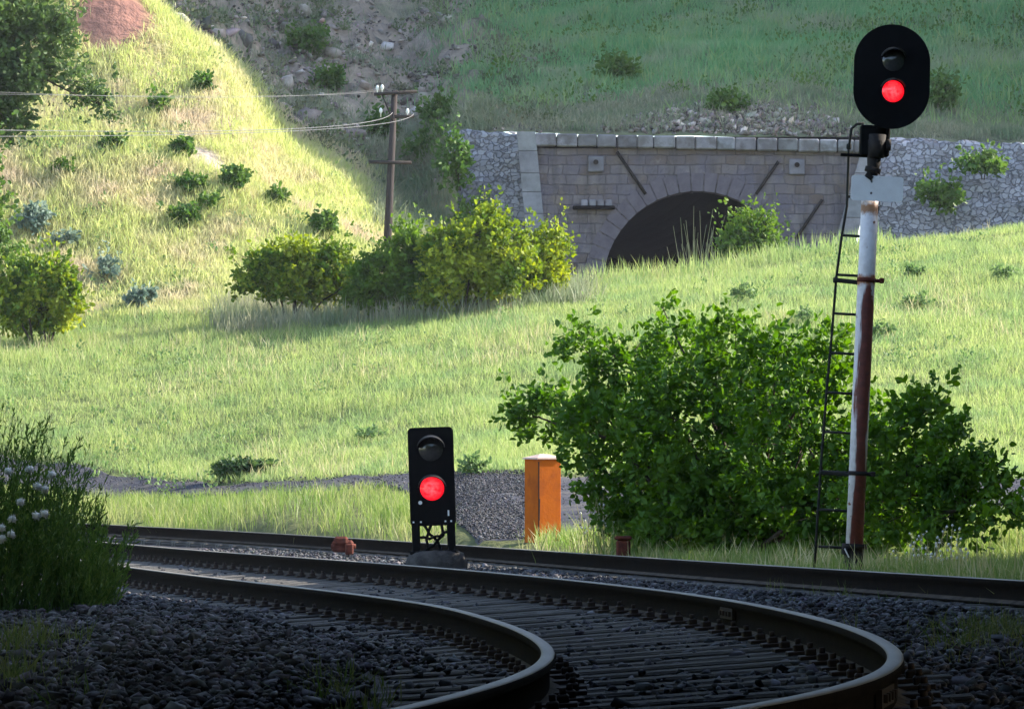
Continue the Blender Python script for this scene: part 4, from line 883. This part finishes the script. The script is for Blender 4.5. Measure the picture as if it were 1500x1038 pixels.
# ------------------------------------------------------------------ grass
def blades(name, P, h, width, m, label, per=6, spread=.08, lean=.35, cat='grass', tint_bias=0., droop=.25):
    n = len(P); P = np.repeat(P, per, 0) + np.concatenate([RNG.normal(0, spread, (n * per, 2)), np.zeros((n * per, 1))], 1)
    N = n * per; hh = np.repeat(np.asarray(h) * np.ones(n), per) * RNG.uniform(.55, 1.15, N); az = RNG.uniform(0, 2 * np.pi, N); ln = np.abs(RNG.normal(0, lean, N))
    d = np.stack([np.cos(az) * ln, np.sin(az) * ln, np.ones(N)], -1); sa = RNG.uniform(0, 2 * np.pi, N); sv = np.stack([np.cos(sa), np.sin(sa), np.zeros(N)], -1) * (width * RNG.uniform(.6, 1.3, N) * .5)[:, None]
    base = P - np.array([0, 0, .04]); mid = base + d * (hh * .5)[:, None]; tip = base + d * hh[:, None] + np.stack([np.cos(az), np.sin(az), -.4 * np.ones(N)], -1) * (hh * droop * ln)[:, None]
    V = np.stack([base - sv * .5, mid - sv, tip, mid + sv], 1); b = 4 * np.arange(N)[:, None]
    tint = np.clip(np.repeat(RNG.uniform(0, .75, n), per) + RNG.normal(0, .2, N) + tint_bias, 0, 1)
    o = fast(name, V.reshape(-1, 3), b + np.array([[0, 1, 2, 3]]), m, tint=np.repeat(tint, 4)); props(o, label, cat, kind='stuff'); return o
def scatter(n, u0, u1, d0, d1, pw=1.):
    d = d0 + (d1 - d0) * RNG.uniform(0, 1, n) ** pw; u = RNG.uniform(u0, u1, n); return (u - CX) * d / F, d, u
def pts(x, d): return np.stack([x, d, gz(x, d)], -1)
# meadow
x, d, u = scatter(56000, -120, 1640, 69, 112.5)
left_edge = np.interp(u, [-200, 0, 300, 600, 700, 830], [106, 106.5, 107, 108.5, 109.5, 113]); start = np.interp(u, pu, p1)
k = (d > start + .1 + .5 * fbm(x * .6, d * .3, 5, 2)) & (d < left_edge); x, d = x[k], d[k]
blades('meadow_grass', pts(x, d), .27 + .16 * fbm(x * .4, d * .25, 15, 3) + .14 * fbm(x * 1.6, d * .9, 16, 2), .0135, M['meadow'], 'tall sunlit grass filling the meadow', per=6, spread=.12, lean=.42)
# the taller dry fringe on the ridge before the tunnel
x, d, u = scatter(900, 825, 1300, 107.5, 110.5); blades('ridge_grass', pts(x, d), RNG.uniform(.25, .75, len(x)), .02, M['meadow'], 'long pale grass along the ridge below the tunnel arch', per=5, spread=.2, lean=.25)
x, d, u = scatter(2600, 320, 860, 101, 107); blades('rank_grass', pts(x, d), RNG.uniform(.4, .8, len(x)), .02, M['scrub'], 'rank grey green grass round the foot of the sunlit bushes', per=6, spread=.2, lean=.3)
# sunlit slope
x, d, u = scatter(30000, -150, 720, 105.5, 123); k = (u < 700 - (d - 106) * 8) & (np.exp(-(((u - 162 - 18 * (d - 119)) / 56) ** 2 + ((d - 119.1) / 1.3) ** 2) ** 2) < .3 + .3 * RNG.uniform(size=len(d)))
_sdg = np.min([np.hypot((u - (a0 + (b0 - a0) * t_)) / 7., (d - (a1 + (b1 - a1) * t_)) / .38) for (a0, a1), (b0, b1) in zip(_st[:-1], _st[1:]) for t_ in (0, .25, .5, .75, 1)], axis=0); k &= _sdg > 1.1
x, d = x[k], d[k]; blades('slope_grass', pts(x, d), .30 + .2 * fbm(x * .5, d * .5, 25, 3), .024, M['sunny'], 'yellow sunlit grass covering the steep left slope', per=6, spread=.14, lean=.5)
# hill
x, d, u = scatter(30000, 600, 1640, 122, 158); cover = sstep(124.5, 131, d + 4 * fbm(x * .25, d * .25, 5)) * sstep(620, 800, u + 200 * fbm(x * .3, d * .3, 8))
k = RNG.uniform(size=len(d)) < cover; x, d = x[k], d[k]; blades('hill_grass', pts(x, d), .42 + .25 * fbm(x * .3, d * .3, 35, 3), .034, M['hillgrass'], 'green grass on the shaded hill above the tunnel', per=6, spread=.2, lean=.4)
x, d, u = scatter(26000, 230, 1640, 120, 156); k = ((u < 760) | (d < 131)) & (d > 121.7) & (RNG.uniform(size=len(d)) < .22 + 1.5 * fbm(x * .45, d * .35, 71, 4)); x, d = x[k], d[k]
blades('scrub_grass', pts(x, d), .34, .03, M['scrub'], 'thin dry grass among the rocks of the scree', per=6, spread=.2, lean=.5)
M['tuft'] = leafmat('hill_tuft', (.22, .34, .12), (.36, .42, .18), trans=.4)
x, d, u = scatter(2600, 640, 1640, 123, 152); k = RNG.uniform(size=len(d)) < .35 + 1.2 * fbm(x * .3, d * .3, 87, 3) + .35 * sstep(1300, 1450, u); x, d = x[k], d[k]  # paler tufts gather on the right, sunlit patches put into their colour
blades('hill_tufts', pts(x, d), RNG.uniform(.4, .85, len(x)), .035, M['tuft'], 'lighter tufts standing out of the hill grass', per=9, spread=.16, lean=.45)
# verge between far rail and path
x, d, u = scatter(28000, -60, 1640, 33, 88); a = XA(d); k = (x > a + .22) & (d < np.interp(u, pu, p0) + .2 * RNG.normal(size=len(d))) & (RNG.uniform(size=len(d)) < .70 + .9 * fbm(x * .7, d * .4, 19, 2))
k &= ~((u > 655) & (u < 772) & (d > 50) & (RNG.uniform(size=len(d)) < .88)); x, d = x[k], d[k]
hgt = np.where(d < 50, .27, .48) * (1 + .7 * fbm(x * .8, d * .5, 29, 3)); hgt = hgt * (.38 + .62 * sstep(.3, 5., np.interp(CX + x * F / d, pu, p0) - d))
blades('verge_grass', pts(x, d), hgt, .012, M['verge'], 'dry tufted grass on the verge behind the far rail', per=9, spread=.09, lean=.35)
M['dry'] = leafmat('dry_grass', (.40, .36, .17), (.60, .55, .34), trans=.35)
x, d, u = scatter(2600, 560, 1640, 33, 62); k = (x > XA(d) + .15) & (x < XA(d) + 1.5) & (RNG.uniform(size=len(d)) < .5 + fbm(x * 1.5, d * .8, 23, 2)) & ~((u > 655) & (u < 770)); x, d = x[k], d[k]
blades('dry_verge_grass', pts(x, d), RNG.uniform(.18, .5, len(x)), .012, M['dry'], 'pale dry grass stalks along the back of the far rail', per=7, spread=.08, lean=.4)
x, d, u = scatter(9000, 650, 1680, 121.8, 127.5); k = RNG.uniform(size=len(d)) < .75 - .5 * np.exp(-((u - 1090) / 130) ** 2) * (d < 124.5); x, d = x[k], d[k]
blades('bank_grass', pts(x, d), RNG.uniform(.15, .4, len(x)), .03, M['scrub'], 'dry tan grass on the bank just above the tunnel coping', per=6, spread=.2, lean=.6)
x, d, u = scatter(3500, 545, 720, 116, 127); k = ~((d > 119.3) & (d < 121.8) & (u > 655)); x, d = x[k], d[k]
blades('slope_foot_grass', pts(x, d), RNG.uniform(.25, .7, len(x)), .03, M['scrub'], 'grey green rough grass between the telegraph pole and the wing wall', per=6, spread=.2, lean=.5)
def clumps(name, x, d, r, m, label, n=34, leaf=.13, flat=.6):
    N = len(x); c = np.stack([x, d, gz(x, d)], -1); rr = np.repeat(r * RNG.uniform(.5, 1.4, N), n)[:, None]
    o_ = RNG.normal(size=(N * n, 3)) * .5 * rr; o_[:, 2] = np.abs(o_[:, 2]) * flat * 1.6
    tn = np.clip(np.repeat(RNG.uniform(0, 1, N), n) + RNG.normal(0, .15, N * n), 0, 1)
    o = leaf_geo(np.repeat(c, n, 0) + o_, o_ + RNG.normal(0, .15, (N * n, 3)) + np.array([0, 0, .12]), leaf * RNG.uniform(.6, 1.3, N * n), m, name, None, tn); props(o, label, 'ground cover', kind='stuff')
M['scrubleaf'] = leafmat('scrub_leaf', (.08, .12, .05), (.21, .25, .12), (.20, .18, .11), .8, trans=.3)
x, d, u = scatter(900, 240, 820, 120.5, 152); k = (fbm(x * .4, d * .3, 63, 3) > .02) & (d > 121.8); clumps('scree_scrub', x[k], d[k], .45, M['scrubleaf'], 'low dull scrub dotted over the scree slope')
x, d, u = scatter(420, 700, 1640, 126, 152); k = fbm(x * .3, d * .25, 67, 3) > .0; clumps('hill_scrub', x[k], d[k], .5, M['leaf_shrub'], 'low green herbs among the hill grass')
x, d, u = scatter(420, -60, 640, 107.5, 120); k = (u < 660 - (d - 106) * 12) & (fbm(x * .5, d * .5, 73, 3) > -.02); clumps('slope_herbs', x[k], d[k], .26, M['leaf_weed'], 'small green herbs among the yellow slope grass', n=22, leaf=.10)
x, d, u = scatter(520, -60, 1640, 76, 110); k = (fbm(x * .35, d * .2, 79, 3) > .1); clumps('meadow_herbs', x[k], d[k], .26, M['leaf_weed'], 'broad leaved herbs scattered low in the meadow grass', n=24, leaf=.085, flat=.8)
x, d, u = scatter(5200, -60, 1640, 74, 111); k = (d > np.interp(u, pu, p1) + .3) & (fbm(x * .3, d * .16, 83, 3) > .16 - .25 * np.exp(-((u - 860) / 110) ** 2 - ((d - 103) / 4) ** 2)); x, d = x[k], d[k]
blades('meadow_dry_grass', pts(x, d), RNG.uniform(.28, .5, len(x)), .014, M['dry'], 'straw coloured dry patches in the meadow', per=5, spread=.12, lean=.35)
dd = RNG.uniform(10, 78, 7000); xx = XC(dd) - 4.4 - np.abs(RNG.normal(0, 4.5, len(dd)))
blades('lineside_grass', np.stack([xx, dd, np.maximum(gz(xx, dd), np.where(xx > XC(dd) - 5.2, bed_z(xx, dd), -9)) ], -1), RNG.uniform(.15, .45, len(dd)), .014, M['verge'], 'rough grass growing left of the ballast beside the track', per=7, spread=.12, lean=.4)
# sparse weeds in the ballast
Q = []
for px, py, sx, n in ((500, 985, 35, 70), (1455, 925, 40, 110), (1400, 945, 60, 50), (1320, 870, 90, 18), (1150, 862, 40, 14), (960, 815, 40, 6), (420, 800, 90, 12), (190, 800, 30, 30), (1390, 872, 70, 26), (40, 930, 40, 110), (70, 1000, 50, 60), (10, 980, 20, 50)):
    for _ in range(n):
        d = F * (CAMZ + .2) / (py - HZ) + random.gauss(0, 1.2); xq = (px + random.gauss(0, sx) - CX) * d / F; Q.append((xq, d, float(bed_z(xq, d))))
o = blades('ballast_weeds', np.array(Q), RNG.uniform(.08, .24, len(Q)), .008, M['trackweed'], 'thin weeds sprouting through the ballast', per=6, spread=.04, lean=.5, cat='weeds')
# flowering stalks by the orange box and tall stalks at the rail
def stalk(p, h, label, group):
    mb = MB(); q = Vector((0, 0, 0)); hh = h * random.uniform(.6, 1.15); e = Vector((random.gauss(0, .1) * hh, random.gauss(0, .1) * hh, hh)); md = e * .5 + Vector((random.gauss(0, .02), 0, 0)); mb.tube([q, md, e], [.006, .005, .003], 4, caps=False)
    for _ in range(random.randint(2, 5)):
        t = random.uniform(.5, 1); c = q.lerp(e, t) + Vector((random.gauss(0, .05), random.gauss(0, .04), random.uniform(0, .05))); mb.tube([q.lerp(e, t - .1), c], .003, 3, caps=False)
        r = random.uniform(.009, .017); mb.tube([c + Vector((0, 0, -r)), c, c + Vector((0, 0, r))], [r * .4, r, r * .4], 6, mi=1)
    o = mb.build('wildflower', [M['stalk'], M['puff']], None, p); props(o, label, 'wildflower', group)
for _ in range(24): stalk(on_ground(880 + random.gauss(0, 18), 51.3 + random.uniform(-.6, .8)), .85, 'pale flowering stalk at the lower left of the big bush', 'flowering stalks by the big bush')
for _ in range(18): stalk(on_ground(1365 + random.gauss(0, 35), 41 + random.uniform(-1, 1)), .45, 'pale flowering stalk right of the mast foot', 'flowering stalks by the mast')
# left foreground broom with seed heads
BDp = 33.; g0 = Vector((W(60, 900, BDp).x, BDp, -.30)); br = empty('broom_bush', g0, 'feathery green bush with white seed heads beside the ballast at the left edge', 'bush')
Cn, Dn, Sz = [], [], []; mb = MB()
for k in range(640):
    bp = Vector((random.uniform(-1.2, .52), random.uniform(-.7, .7), 0)); hgt = random.uniform(.5, 1.15) * np.interp(bp.x, [-1.2, -.4, .1, .55], [1.75, 1.55, 1.15, .55]); ln = Vector((random.gauss(.08, .22), random.gauss(0, .2), 1)).normalized()
    e = bp + ln * hgt; md = bp.lerp(e, .5) + Vector((random.gauss(0, .04), 0, 0)); mb.tube([bp, md, e], [.006, .0045, .002], 4, caps=False)
    m_ = 34
    for _ in range(m_):
        t = random.uniform(.12, 1.) ** .8; c = (bp.lerp(md, t * 2) if t < .5 else md.lerp(e, t * 2 - 1)); Cn.append(c); Dn.append(ln + Vector((random.gauss(0, .6), random.gauss(0, .6), random.gauss(.2, .4)))); Sz.append(random.uniform(.03, .075))
props(mb.build('stems', M['broom'], br), kind='stuff'); bpy.context.view_layer.update()
leaf_geo(np.array([tuple(c) for c in Cn]), np.array([tuple(c) for c in Dn]), np.array(Sz), M['broom'], 'foliage', br, wide=.20)
for px, py in ((12, 690), (44, 687), (76, 695), (55, 712), (66, 716), (53, 755), (65, 752), (18, 760), (16, 782), (2, 773), (3, 788), (30, 735)):
    c = W(px, py, BDp - .75) - g0; mb = MB(); r = .034; vs = []; fs = []
    v, f = ico(); nrm = v / np.linalg.norm(v, axis=1)[:, None]
    mb.add([tuple(Vector(q) * r + c) for q in nrm], [tuple(q) for q in f], 0, True)
    for _ in range(30):
        t = Vector([random.gauss(0, 1) for _ in range(3)]).normalized(); mb.tube([c + t * r * .8, c + t * r * 1.3], [.003, .0015], 3, caps=False)
    mb.tube([c, c + Vector((random.uniform(-.03, .03), .1, -.3))], .003, 4, mi=1, caps=False); mb.build('seed_head', [M['puff'], M['broom']], br)
# ------------------------------------------------------------------ unseen trees added round the camera to throw the foreground into shade
def shade_tree(h, r, seed, lab='leafy tree added outside the picture to shade the near track', cz=.56, rz=.44, n=2600):
    rn = np.random.default_rng(seed); root = empty('added_shade_tree', (0, 0, 0), lab, 'tree', 'unseen trees added to shade the line')
    dv = rn.normal(size=(n, 3)); dv /= np.linalg.norm(dv, axis=1)[:, None]; C = dv * (rn.uniform(.2, 1, n) ** .5)[:, None] * np.array([r, r, h * rz]) + np.array([0, 0, h * cz])
    leaf_geo(C, rn.normal(size=(n, 3)), rn.uniform(.4, .75, n), M['leaf_tree'], 'crown', root, wide=.8)
    MB().tube([(0, 0, -.3), (.1, 0, h * .4), (0, .1, h * .8)], [.16, .11, .03], 8).build('trunk', M['bark'], root); return root
def copy_tree(root, loc, rz, sc):
    r = root.copy(); link(r); r.location = loc; r.rotation_euler = (0, 0, rz); r.scale = (sc, sc, sc)
    for ch in root.children:
        c = ch.copy(); link(c, r)
    return r
t0 = shade_tree(8.5, 2.7, 3); t0.location = (8.6, 26, -.2)
spots = [(10.8, 46.5, .95), (11.4, 43.5, 1.05), (9.6, 36.5, 1.35), (9.9, 33.8, 1.35), (9.8, 39.5, 1.2)]
for y in np.arange(-12, 41, 2.6): spots.append((max(4.6, .125 * y + 3.9) + random.uniform(0, .6), y, random.uniform(.85, 1.1)))
for y in np.arange(-10, 44, 3.2): spots.append((max(8.5, .125 * y + 7.5), y, random.uniform(1., 1.3)))
for y in np.arange(-12, 30, 2.8): spots.append((-max(4.6, .125 * y + 4.2), y, random.uniform(.8, 1.05)))
for x_ in (-3, -.2, 2.8): spots.append((x_, -9, 1.15)); spots.append((x_, -14, 1.3))
for x_, y_, sc in spots: copy_tree(t0, (x_, y_, -.2), random.uniform(0, 6.28), sc)

c0 = shade_tree(9., 3.6, 5, 'high crowned tree added outside the picture to shade the track', .74, .24, 3000); c0.location = (-3.6, 1, -.2)
for x_, y_, sc in ((3.7, 3, 1.05), (-3.7, 6.5, 1.0), (3.8, 9, 1.0), (-3.9, 11.5, 1.05), (3.8, -3, 1.1), (-3.6, -5, 1.1), (4.6, 14, 1.1), (-4.8, 16, 1.1), (0.2, -1.5, 1.2), (5.6, 17, 1.15), (-6.2, 19, 1.1), (6.6, 21, 1.2), (-6.4, 22.5, 1.15), (-3.6, 9.5, 1.2), (-5.2, 13.5, 1.2), (4.4, 7, 1.25), (-3.3, 3.5, 1.25), (4.2, 11.5, 1.2)): copy_tree(c0, (x_, y_, -.2), random.uniform(0, 6.28), sc)
# ------------------------------------------------------------------ faint evening haze in the valley air
hb = MB().box((10, 125, 61), (390, 440, 126)); hm = bpy.data.materials.new('valley_haze'); hm.use_nodes = True; ht = hm.node_tree
for n_ in list(ht.nodes):
    if n_.type != 'OUTPUT_MATERIAL': ht.nodes.remove(n_)
pv = ht.nodes.new('ShaderNodeVolumePrincipled'); pv.inputs['Color'].default_value = (.86, .88, 1, 1); pv.inputs['Density'].default_value = .00018; pv.inputs['Anisotropy'].default_value = .1
ht.links.new(pv.outputs[0], ht.nodes['Material Output'].inputs['Volume'])
hz_ = hb.build('haze', hm); props(hz_, 'faint bluish haze filling the valley air', 'haze', kind='stuff')
S.cycles.volume_bounces = 0
